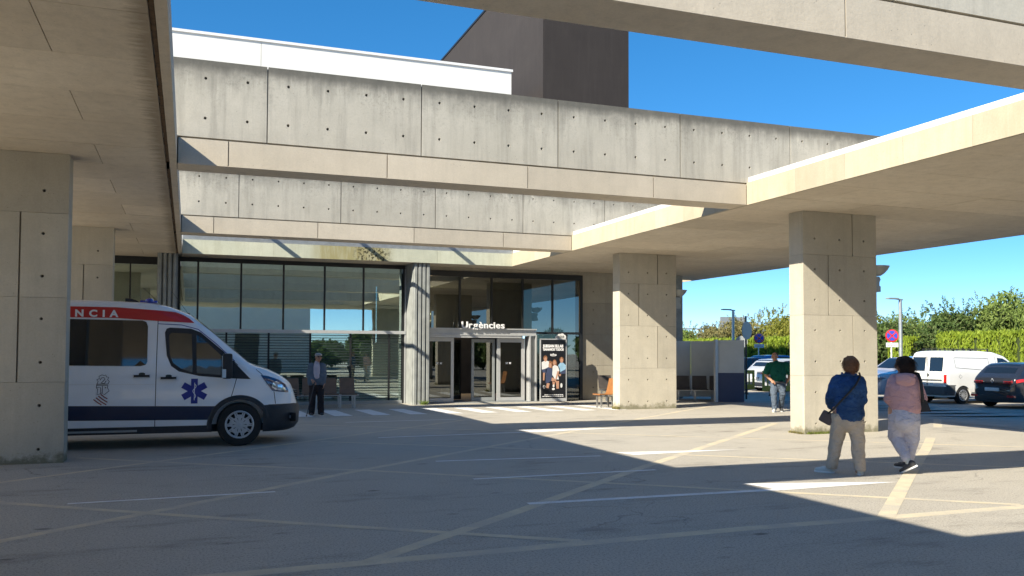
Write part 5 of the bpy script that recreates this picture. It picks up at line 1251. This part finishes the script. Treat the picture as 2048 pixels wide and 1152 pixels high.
# ================================================================== PEOPLE
_ico = None
def _sphere():
    global _ico
    if _ico is None:
        bm = bmesh.new(); bmesh.ops.create_icosphere(bm, subdivisions=3, radius=1)
        _ico = ([v.co.copy() for v in bm.verts], [[v.index for v in f.verts] for f in bm.faces]); bm.free()
    return _ico
def cap(mb, p0, r0, p1, r1, sx=1, sy=1):
    """tapered capsule; sx, sy flatten across x / y"""
    p0, p1 = Vector(p0), Vector(p1); d = p1-p0; L_ = d.length; d = d/L_ if L_ > 1e-6 else Vector((0, 0, 1))
    V, F = _sphere(); vs = []
    for v in V:
        k = v.dot(d); b, r = (p1, r1) if k > 0 else (p0, r0); q = v*r; vs.append((b.x+q.x*sx, b.y+q.y*sy, b.z+q.z))
    mb.add(vs, F)
def ells(mb, c, r, rot=(0, 0, 0)):
    V, F = _sphere(); E = Matrix.Rotation(rot[2], 3, 'Z') @ Matrix.Rotation(rot[1], 3, 'Y') @ Matrix.Rotation(rot[0], 3, 'X')
    mb.add([Vector(c)+E @ Vector((v.x*r[0], v.y*r[1], v.z*r[2])) for v in V], F)
def blob(name, mb, mat, parent, voxel=.009, smooth=3, disp=0, dscale=.12, cut=None):
    me = mb.mesh(name, mat, fix=False); o = bpy.data.objects.new('tmp', me); COL.objects.link(o)
    md = o.modifiers.new('r', 'REMESH'); md.mode = 'VOXEL'; md.voxel_size = voxel; md.use_smooth_shade = True
    if smooth: md = o.modifiers.new('s', 'SMOOTH'); md.iterations = smooth; md.factor = .6
    if disp:
        tx = bpy.data.textures.new('folds', 'CLOUDS'); tx.noise_scale = dscale; tx.noise_depth = 2
        md = o.modifiers.new('d', 'DISPLACE'); md.texture = tx; md.strength = disp; md.mid_level = .5; md.texture_coords = 'LOCAL'
    r = evaluated(o, name); bpy.data.objects.remove(o)
    if cut:
        bm = bmesh.new(); bm.from_mesh(r)
        for co, no in cut: bmesh.ops.bisect_plane(bm, geom=bm.verts[:]+bm.edges[:]+bm.faces[:], plane_co=co, plane_no=no, clear_outer=True)
        bm.to_mesh(r); bm.free()
    r.polygons.foreach_set('use_smooth', [True]*len(r.polygons)); r.materials.clear(); r.materials.append(mat)
    return link(name, r, parent)
def hand(mb, wr, direction, palmn, s=1.0, curl=.6, thumb=1):
    """palm, four unequal bent fingers and a thumb leaving the side of the palm"""
    d = Vector(direction).normalized(); n = Vector(palmn).normalized(); n = (n-d*n.dot(d)).normalized(); a = d.cross(n)*thumb
    W = Vector(wr)
    for k in range(4):
        o = (k-1.5)*.019*s; base = W+d*.085*s+a*o*1.0; cap(mb, W+d*.01*s+a*o*.7, .017*s, base, .0135*s)
        L_ = [.068, .078, .072, .056][k]*s; c = curl
        m1 = base+(d*math.cos(c*.5)+n*math.sin(c*.5))*L_*.45; m2 = m1+(d*math.cos(c)+n*math.sin(c))*L_*.32; m3 = m2+(d*math.cos(c*1.5)+n*math.sin(c*1.5))*L_*.26
        cap(mb, base, .0095*s, m1, .009*s); cap(mb, m1, .009*s, m2, .008*s); cap(mb, m2, .008*s, m3, .007*s)
    b = W+d*.03*s-a*.028*s; t1 = b+(d*.75-a*.6+n*.3).normalized()*.035*s; t2 = t1+(d*.95-a*.15+n*.4).normalized()*.03*s
    cap(mb, b, .0135*s, t1, .011*s); cap(mb, t1, .011*s, t2, .009*s)
def head(mb, c, r, face, s=1.0, up=(0, 0, 1)):
    """skull, jaw, nose, ears, lips; face = horizontal unit vector"""
    f = Vector(face).normalized(); u = Vector(up); sd = f.cross(u); C = Vector(c); yaw_ = math.atan2(-f.x, f.y)
    ells(mb, C+u*.015*s, (.073*s, .092*s, .092*s), (0, 0, yaw_))
    ells(mb, C+f*.028*s-u*.05*s, (.055*s, .06*s, .062*s), (0, 0, yaw_))
    ells(mb, C+f*.045*s-u*.085*s, (.028*s, .03*s, .025*s), (0, 0, yaw_))        # chin
    cap(mb, C+f*.086*s+u*.012*s, .009*s, C+f*.105*s-u*.028*s, .014*s)              # nose
    for q in (-1, 1):
        ells(mb, C+sd*q*.076*s-f*.002*s-u*.015*s, (.012*s, .02*s, .032*s), (0, 0, yaw_))     # ears
        ells(mb, C+f*.078*s+sd*q*.03*s+u*.027*s, (.022*s, .014*s, .009*s), (0, 0, yaw_))     # brow
        ells(mb, C+f*.066*s+sd*q*.036*s-u*.02*s, (.02*s, .02*s, .02*s), (0, 0, yaw_))        # cheek
    cap(mb, C+f*.084*s-u*.052*s-sd*.016*s, .0075*s, C+f*.084*s-u*.052*s+sd*.016*s, .0075*s)     # lips
def eyes(parent, c, face, s=1.0):
    f = Vector(face).normalized(); sd = f.cross(Vector((0, 0, 1))); C = Vector(c)
    for q in (-1, 1):
        m = MB(); ells(m, C+f*.079*s+sd*q*.031*s+Vector((0, 0, .008*s)), (.012*s, .009*s, .007*s)); link('eye', m.mesh('eye', M['decal_dark'], smooth=True), parent)
    m = MB(); cap(m, C+f*.090*s-Vector((0, 0, .053*s))-sd*.017*s, .0035*s, C+f*.090*s-Vector((0, 0, .053*s))+sd*.017*s, .0035*s); link('mouth', m.mesh('mouth', plain('lips', (.30, .10, .08)), smooth=True), parent)
def shoe(parent, heel, toe, up=(0, 0, 1), s=1.0, mat='whiteshoe', sole='flash', nm='shoe'):
    H, T_ = Vector(heel), Vector(toe); d = (T_-H).normalized(); u = Vector(up).normalized(); sd = d.cross(u).normalized(); u = sd.cross(d)
    def m2(mb, pts, F): mb.add(pts, F)
    V, F = _sphere(); mb = MB()
    for c, r in ((H+d*.05*s+u*.055*s, (.045, .038, .055)), (H+d*.12*s+u*.045*s, (.07, .04, .042)), (H+d*.20*s+u*.035*s, (.055, .045, .030))):
        mb.add([c+d*v.x*r[0]*s*1.1+sd*v.y*r[1]*s+u*v.z*r[2]*s for v in V], F)
    o = blob(nm, mb, M[mat], parent, .008, 3)
    sm = MB(); out = []
    for k in range(20):
        t = 2*PI*k/20; x = .13+.135*math.cos(t); y = (.043+.008*math.cos(t))*math.sin(t); out.append((x, y))
    vs = [H+d*x*s+sd*y*s+u*0.0 for x, y in out]+[H+d*x*s+sd*y*s+u*.022*s for x, y in out]; n = 20
    sm.add(vs, [tuple(range(n-1, -1, -1)), tuple(range(n, 2*n))]+[(k, (k+1) % n, n+(k+1) % n, n+k) for k in range(n)])
    link('sole', sm.mesh('sole', M[sole]), o); return o
def strands(parent, c, r, face, n, ln, mat, droop=.5, seed=3):
    """fine hair ribbons lying over the hair mass, combed down and back from the crown"""
    R_d = random.Random(seed); C = Vector(c); f = Vector(face).normalized(); mb = MB()
    while n > 0:
        v = Vector((R_d.gauss(0, 1), R_d.gauss(0, 1), R_d.gauss(.35, 1))).normalized()
        if v.dot(f) > .45 and v.z < .45: continue
        n -= 1; p = C+Vector((v.x*r[0], v.y*r[1], v.z*r[2])); dn = (Vector((v.x, v.y, 0))*.5-Vector((0, 0, 1))*droop-f*.25); dn = (dn-v*dn.dot(v)*.9).normalized()
        sd = v.cross(dn).normalized(); dn = (dn+sd*R_d.uniform(-.35, .35)).normalized(); w_ = R_d.uniform(.0015, .0035); L_ = ln*R_d.uniform(.6, 1.2); vs = []
        for k in range(5):
            t = k/4; q = p+dn*L_*t+v*.006*math.sin(t*PI)-Vector((0, 0, 1))*L_*.25*t*t; q2 = q-C; e = math.sqrt((q2.x/r[0])**2+(q2.y/r[1])**2+(q2.z/r[2])**2)
            if e < 1.02 and e > 0: q = C+q2*(1.03/e)
            vs += [q-sd*w_*(1-t*.7), q+sd*w_*(1-t*.7)]
        mb.add(vs, [(2*k, 2*k+2, 2*k+3, 2*k+1) for k in range(4)])
    o = link('hair_strands', mb.mesh('hair_strands', mat, fix=False), parent); o['kind'] = 'stuff'
def person(label, X, Y, z=0.0):
    az = math.atan2(X, Y); return thing('person', label, 'person', (X, Y, z), -az)

# ------------------------------------------------ woman in denim, walking away, turned a little left
p = person('woman walking away in a blue denim jacket, beige trousers and white shoes', 8.22, 9.33)
hips = (.0, 0, .86); HC = (.045, .02, 1.445)
b = MB()
head(b, HC, .1, (-.35, 1, 0), .97); cap(b, (.04, .0, 1.38), .052, (.03, -.01, 1.26), .062)
cap(b, (-.10, 0, 1.205), .06, (.12, 0, 1.205), .06); cap(b, (0, 0, 1.13), .12, (0, 0, .85), .12)
for s_, kn, an in ((-1, (-.125, .06, .49), (-.19, .02, .11)), (1, (.115, -.0, .49), (.14, -.05, .11))):
    cap(b, (s_*.09, 0, .84), .10, kn, .06); cap(b, kn, .058, an, .04); cap(b, an, .04, (an[0]-.02, an[1]+.05, .05), .035)
cap(b, (-.13, 0, 1.20), .05, (-.205, -.02, 1.02), .045); cap(b, (-.205, -.02, 1.02), .042, (-.20, .13, .865), .03); hand(b, (-.20, .13, .865), (.3, .7, -.55), (.7, 0, .3), .85)
cap(b, (.13, 0, 1.19), .05, (.18, .03, 1.0), .045); cap(b, (.18, .03, 1.0), .042, (.13, .20, .93), .03); hand(b, (.15, .20, .93), (-.7, .6, .1), (0, -.5, -.8), .85, thumb=-1)
blob('body', b, M['skin'], p, .0085, 2)
j = MB()
cap(j, (-.11, 0, 1.235), .08, (.14, 0, 1.235), .08, 1, 1.05); cap(j, (0.01, -.02, 1.12), .175, (0.01, -.01, .96), .18, 1, .92); cap(j, (.01, -.01, .98), .18, (.03, 0, .80), .18, 1.03, .95)
cap(j, (-.06, 0, 1.14), .12, (-.06, 0, .85), .12); cap(j, (.08, 0, 1.14), .12, (.10, 0, .84), .12)
cap(j, (.035, -.01, 1.31), .07, (.03, -.01, 1.25), .10)
cap(j, (-.13, 0, 1.21), .085, (-.205, -.03, 1.00), .075); cap(j, (-.205, -.03, 1.00), .073, (-.205, .09, .89), .056)
cap(j, (.155, 0, 1.20), .085, (.185, .03, .98), .07); cap(j, (.185, .03, .98), .07, (.14, .16, .94), .052)
ja = blob('jacket', j, M['denim'], p, .011, 3, .03, .09, [((0, 0, .70), (0, 0, -1))])
m = MB()      # collar, yoke seam and hem band
cap(m, (-.055, -.075, 1.315), .018, (.115, -.075, 1.315), .018); cap(m, (-.055, -.075, 1.315), .018, (-.06, .04, 1.33), .018); blob('collar', m, M['denim'], ja, .008, 1)
t_ = MB()
cap(t_, (.02, 0, .88), .155, (.02, 0, .72), .17, 1.0, .9)
for s_, kn, an in ((-1, (-.135, .06, .46), (-.205, .03, .09)), (1, (.125, -.0, .46), (.145, -.05, .09))):
    cap(t_, (s_*.09, 0, .74), .125, kn, .092); cap(t_, kn, .092, an, .073)
blob('trousers', t_, M['beige'], p, .010, 3, .028, .10, [((0, 0, .055), (0, 0, -1)), ((0, 0, .80), (0, 0, 1))])
hr = MB(); ells(hr, (HC[0]+.005, HC[1]-.018, HC[2]+.018), (.091, .098, .10)); ells(hr, (HC[0]+.0, HC[1]-.045, HC[2]-.04), (.085, .07, .075)); ells(hr, (HC[0], HC[1]+.02, HC[2]+.06), (.085, .09, .06))
blob('hair', hr, M['hair_br'], p, .009, 1, .03, .045)
strands(p, (HC[0]+.003, HC[1]-.022, HC[2]+.005), (.094, .10, .108), (-.35, 1, 0), 1500, .07, M['hair_br'])
shoe(p, (-.17, .03, .0), (-.43, .10, 0)); shoe(p, (.145, -.10, .0), (.155, .17, 0))
bg = MB(); bg.box(-.085, .085, -.04, .05, -.08, .08, 0, Matrix.Translation((-.255, .0, .735)) @ Matrix.Rotation(math.radians(28), 4, 'Y'), .028)
solo_bag = thing('shoulder_bag', 'small grey brown shoulder bag hanging at the hip of the woman in denim', 'bag', p.location, p.rotation_euler.z)
link('bag_body', bg.mesh('bag_body', M['bag_br'], smooth=True), solo_bag)
m = MB(); sp_ = [(.155, .03, 1.335), (.165, -.06, 1.295), (.11, -.175, 1.19), (.03, -.20, 1.09), (-.07, -.195, .98), (-.16, -.17, .87), (-.235, -.08, .80)]
for a, b_ in zip(sp_[:-1], sp_[1:]): cap(m, a, .013, b_, .013, 1, .7)
link('strap', m.mesh('strap', M['bag_bk'], smooth=True), solo_bag)

# ------------------------------------------------ woman in pink, mid stride
p = person('woman walking away in a pink hooded sweatshirt and light grey trousers, head turned left', 9.05, 9.2)
HC = (.0, .02, 1.45); b = MB()
head(b, HC, .1, (-1, .35, 0), .96); cap(b, (.0, .0, 1.38), .055, (.0, -.01, 1.26), .065)
cap(b, (-.10, 0, 1.205), .06, (.12, 0, 1.205), .06); cap(b, (0, 0, 1.13), .12, (0, 0, .85), .12)
legs_ = (((-.09, 0, .82), (-.13, .10, .46), (.015, -.13, .20)), ((.09, 0, .82), (.115, .05, .46), (.05, .10, .13)))
for hp, kn, an in legs_: cap(b, hp, .11, kn, .065); cap(b, kn, .062, an, .042)
cap(b, (-.13, 0, 1.20), .055, (-.175, .0, .98), .045); cap(b, (-.175, 0, .98), .042, (-.10, .14, .86), .032); hand(b, (-.10, .14, .86), (.7, .6, .1), (0, -.5, -.8), .85)
cap(b, (.15, 0, 1.2), .055, (.225, .03, .99), .045); cap(b, (.225, .03, .99), .042, (.19, .2, .97), .032); hand(b, (.19, .2, .97), (-.4, .8, .1), (-.8, 0, -.3), .85, thumb=-1)
blob('body', b, M['skin'], p, .0085, 2)
eyes(p, HC, (-1, .35, 0), .96)
j = MB()
cap(j, (-.11, 0, 1.24), .078, (.13, 0, 1.24), .078, 1, 1.1); cap(j, (-.02, -.02, 1.12), .175, (-.0, -.01, .98), .18, 1, .95); cap(j, (.05, -.02, 1.12), .17, (.05, -.01, .90), .185, 1, .95)
cap(j, (-.0, 0, .96), .18, (-.0, 0, .87), .18, 1, .97); cap(j, (.0, -.01, 1.31), .07, (.0, -.01, 1.26), .10)
cap(j, (-.12, 0, 1.21), .085, (-.175, -.01, .98), .075); cap(j, (-.175, -.01, .98), .073, (-.12, .10, .89), .056)
cap(j, (.15, 0, 1.21), .085, (.225, .03, .99), .072); cap(j, (.225, .03, .99), .07, (.20, .16, .97), .052)
jk = blob('sweatshirt', j, M['pink'], p, .011, 4, .018, .12, [((0, 0, .775), (0, 0, -1))])
m = MB(); ells(m, (.03, -.165, 1.24), (.125, .05, .095), (.35, 0, 0)); ells(m, (.03, -.14, 1.30), (.13, .075, .04)); blob('hood', m, M['pink'], jk, .009, 3)
t_ = MB(); cap(t_, (.0, 0, .86), .175, (.02, -.02, .72), .19, 1.0, .95)
cap(t_, (-.07, 0, .74), .125, (-.10, .07, .47), .10); cap(t_, (-.10, .07, .47), .098, (.02, -.12, .215), .062)
cap(t_, (.09, -.02, .74), .125, (.105, .05, .46), .095); cap(t_, (.105, .05, .46), .093, (.065, .08, .20), .066)
blob('trousers', t_, M['lavender'], p, .010, 3, .024, .12, [((0, 0, .86), (0, 0, 1))])
m = MB(); cap(m, (.02, -.12, .23), .046, (.055, -.14, .155), .044); blob('sock', m, M['whiteshoe'], p, .008, 1)
m = MB(); cap(m, (.06, .09, .22), .045, (.045, .10, .12), .042); blob('sock', m, M['whiteshoe'], p, .008, 1)
hr = MB(); ells(hr, (.01, -.0, 1.47), (.092, .10, .092)); ells(hr, (.045, -.02, 1.40), (.080, .09, .11)); ells(hr, (.04, -.05, 1.36), (.085, .055, .07)); ells(hr, (-.01, .03, 1.50), (.08, .09, .06))
blob('hair', hr, M['hair_dk'], p, .009, 1, .028, .05)
strands(p, (.03, -.010, 1.43), (.093, .10, .135), (-1, .35, 0), 1800, .13, M['hair_dk'], 1.0)
shoe(p, (.16, -.20, .115), (-.03, -.10, -.0), (.45, -.35, 1), 1.0, 'darkshoe'); shoe(p, (.04, .04, .045), (-.10, .2, .04), (0, 0, 1), .95, 'darkshoe')
hb = thing('handbag', 'black handbag hanging from the right shoulder of the woman in pink', 'bag', p.location, p.rotation_euler.z)
m = MB(); m.prism([(.21, .82), (.335, .83), (.285, .97), (.22, 1.0), (.20, .85)], -.08, .08, 'y'); link('bag_body', m.mesh('bag_body', M['bag_bk']), hb)
m = MB(); sp_ = [(.13, .06, 1.335), (.185, -.03, 1.325), (.215, -.12, 1.22), (.225, -.14, 1.10), (.235, -.10, .97)]
for a, b_ in zip(sp_[:-1], sp_[1:]): cap(m, a, .02, b_, .02, 1, .5)
link('strap', m.mesh('strap', M['bag_bk'], smooth=True), hb)

# ------------------------------------------------ man in green polo walking towards the camera (face = -y)
p = person('man in a dark green polo shirt and grey jeans walking out of the car park', 15.05, 19.75, -.0)
HC = (-.07, -.03, 1.50); fd = (-.30, -1, 0); b = MB()
head(b, HC, .1, fd, 1.03); cap(b, (-.06, .0, 1.42), .058, (-.02, .01, 1.30), .075)
cap(b, (-.12, 0, 1.26), .06, (.16, 0, 1.26), .06); cap(b, (.02, 0, 1.13), .12, (.02, 0, .88), .13)
lg = (((-.08, 0, .86), (-.10, -.10, .50), (-.08, -.10, .10)), ((.11, 0, .86), (.13, -.02, .50), (.085, .22, .13)))
for hp, kn, an in lg: cap(b, hp, .10, kn, .062); cap(b, kn, .06, an, .042)
cap(b, (-.22, 0, 1.26), .065, (-.30, -.02, 1.0), .05); cap(b, (-.30, -.02, 1.0), .048, (-.16, -.19, .86), .034); hand(b, (-.16, -.19, .86), (.75, -.25, -.5), (0, .5, -.8), 1.0)
cap(b, (.26, 0, 1.26), .065, (.35, .07, 1.02), .05); cap(b, (.35, .07, 1.02), .048, (.27, .12, .84), .034); hand(b, (.27, .12, .84), (-.5, .2, -.8), (-.7, 0, .2), 1.0, thumb=-1)
blob('body', b, M['skin_t'], p, .009, 2); eyes(p, HC, fd, 1.03)
j = MB()
cap(j, (-.17, 0, 1.275), .085, (.21, 0, 1.275), .085, 1, 1.05); cap(j, (.02, 0, 1.16), .205, (.02, -.03, 1.0), .21, 1.03, .85); cap(j, (.02, -.03, 1.0), .21, (.02, -.02, .88), .195, 1, .88)
cap(j, (-.2, 0, 1.25), .10, (-.28, -.02, 1.09), .095); cap(j, (.25, 0, 1.25), .10, (.325, .05, 1.09), .095); cap(j, (-.04, 0, 1.34), .075, (-.01, 0, 1.28), .11)
blob('polo_shirt', j, M['green'], p, .012, 3, .022, .13, [((0, 0, .80), (0, 0, -1))])
m = MB(); m.box(-.12, .16, -.22, .20, .795, .83, bev=.01); blob('belt', m, M['darkshoe'], p, .012, 4)
t_ = MB(); cap(t_, (.02, 0, .84), .165, (.02, 0, .76), .17, 1, .85)
for hp, kn, an in lg: cap(t_, (hp[0], 0, .80), .118, kn, .088); cap(t_, kn, .086, an, .068)
blob('jeans', t_, M['jeans'], p, .011, 3, .03, .1)
hr = MB(); ells(hr, (HC[0]+.012, HC[1]+.028, HC[2]+.045), (.080, .083, .072)); ells(hr, (HC[0]+.02, HC[1]+.06, HC[2]-.0), (.074, .05, .07)); blob('hair', hr, M['hair_dk'], p, .009, 2)
m = MB(); cap(m, (.335, .05, 1.10), .062, (.345, .06, 1.06), .060); blob('arm_dressing', m, M['flash'], p, .009, 1)
shoe(p, (-.07, -.02, .0), (-.11, -.28, 0), (0, 0, 1), 1.05, 'whiteshoe'); shoe(p, (.08, .27, .06), (.11, .02, 0), (0, -.15, 1), 1.05, 'darkshoe')

# ------------------------------------------------ old man with cap and cane
p = person('old man in a grey cardigan and beige cap leaning on a walking stick', 3.06, 22.35, -.02)
HC = (.035, -.03, 1.475); fd = (.42, -1, 0); b = MB()
head(b, HC, .1, fd, 1.0); cap(b, (.02, .0, 1.40), .052, (0, .02, 1.28), .065)
cap(b, (-.12, .01, 1.25), .055, (.12, .01, 1.25), .055); cap(b, (0, .02, 1.12), .10, (0, .02, .88), .11)
for s_ in (-1, 1): cap(b, (s_*.09, 0, .85), .09, (s_*.10, -.02, .48), .055); cap(b, (s_*.10, -.02, .48), .052, (s_*.11, 0, .09), .04)
cap(b, (-.15, 0, 1.24), .05, (-.20, .02, 1.0), .04); cap(b, (-.20, .02, 1.0), .038, (-.09, -.18, .88), .032); hand(b, (-.10, -.17, .89), (.55, -.55, -.5), (.2, .3, -.9), .95)
cap(b, (.15, 0, 1.24), .05, (.195, .03, 1.0), .04); cap(b, (.195, .03, 1.0), .038, (.18, -.05, .80), .03); hand(b, (.18, -.05, .80), (-.1, -.15, -1), (-.9, 0, 0), .95, thumb=-1)
blob('body', b, M['skin_t'], p, .009, 2); eyes(p, HC, fd)
sh_ = MB(); cap(sh_, (0, -.035, 1.20), .13, (0, -.05, 1.0), .13, .7, .85); cap(sh_, (.0, -.02, 1.32), .062, (0, -.03, 1.25), .08); blob('shirt', sh_, M['shirt'], p, .010, 2)
j = MB()
for s_ in (-1, 1): cap(j, (s_*.13, .0, 1.25), .088, (s_*.115, 0, .98), .12, 1, .95); cap(j, (s_*.115, .0, .98), .12, (s_*.11, 0, .84), .115, 1, 1.05)
cap(j, (0, .05, 1.22), .125, (0, .05, .86), .125); cap(j, (0, -.03, 1.0), .125, (0, -.035, .84), .12, 1.1, .9)
cap(j, (-.14, 0, 1.24), .08, (-.20, .02, 1.0), .06); cap(j, (-.20, .02, 1.0), .06, (-.11, -.13, .90), .045)
cap(j, (.15, 0, 1.24), .08, (.195, .03, 1.0), .06); cap(j, (.195, .03, 1.0), .06, (.18, -.03, .84), .045)
blob('cardigan', j, M['cardigan'], p, .011, 3, .02, .11, [((0, 0, .765), (0, 0, -1))])
t_ = MB(); cap(t_, (0, 0, .84), .15, (0, 0, .76), .155, 1, .85)
for s_ in (-1, 1): cap(t_, (s_*.085, 0, .80), .105, (s_*.10, -.02, .46), .085); cap(t_, (s_*.10, -.02, .46), .085, (s_*.115, 0, .08), .078)
blob('trousers', t_, M['browntr'], p, .011, 3, .022, .12, [((0, 0, .03), (0, 0, -1))])
m = MB(); ells(m, (HC[0], HC[1]+.01, HC[2]+.052), (.093, .102, .058)); F_ = Vector(fd).normalized(); c = Vector(HC)+F_*.085+Vector((0, 0, .045)); ells(m, c, (.07, .05, .012), (0, 0, math.atan2(-F_.x, F_.y))); blob('flat_cap', m, M['cap'], p, .008, 2)
m = MB(); sd = F_.cross(Vector((0, 0, 1))); c0 = Vector(HC)+F_*.093+Vector((0, 0, .012))
for q in (-1, 1):
    cc = c0+sd*q*.031; m.box(cc.x-.022, cc.x+.022, cc.y-.004, cc.y+.004, cc.z-.014, cc.z+.014); m.tube(c0+sd*q*.06, Vector(HC)+sd*q*.08+Vector((0, 0, .01)), .003, .003, 5)
m.tube(c0-sd*.06, c0+sd*.06, .003, .003, 5); link('glasses', m.mesh('glasses', M['darkshoe']), p)
shoe(p, (-.11, .06, .0), (-.13, -.2, 0), (0, 0, 1), 1.0, 'darkshoe'); shoe(p, (.11, .06, .0), (.15, -.19, 0), (0, 0, 1), 1.0, 'darkshoe')
st_ = thing('walking_stick', 'dark walking stick held by the old man', 'walking stick', p.location, p.rotation_euler.z)
m = MB(); cap(m, (-.045, -.25, .845), .012, (-.235, -.30, .02), .010); cap(m, (-.045, -.25, .85), .013, (-.03, -.17, .86), .012); cap(m, (-.235, -.30, .03), .016, (-.237, -.30, .012), .016)
link('shaft', m.mesh('shaft', M['darkshoe'], smooth=True), st_)
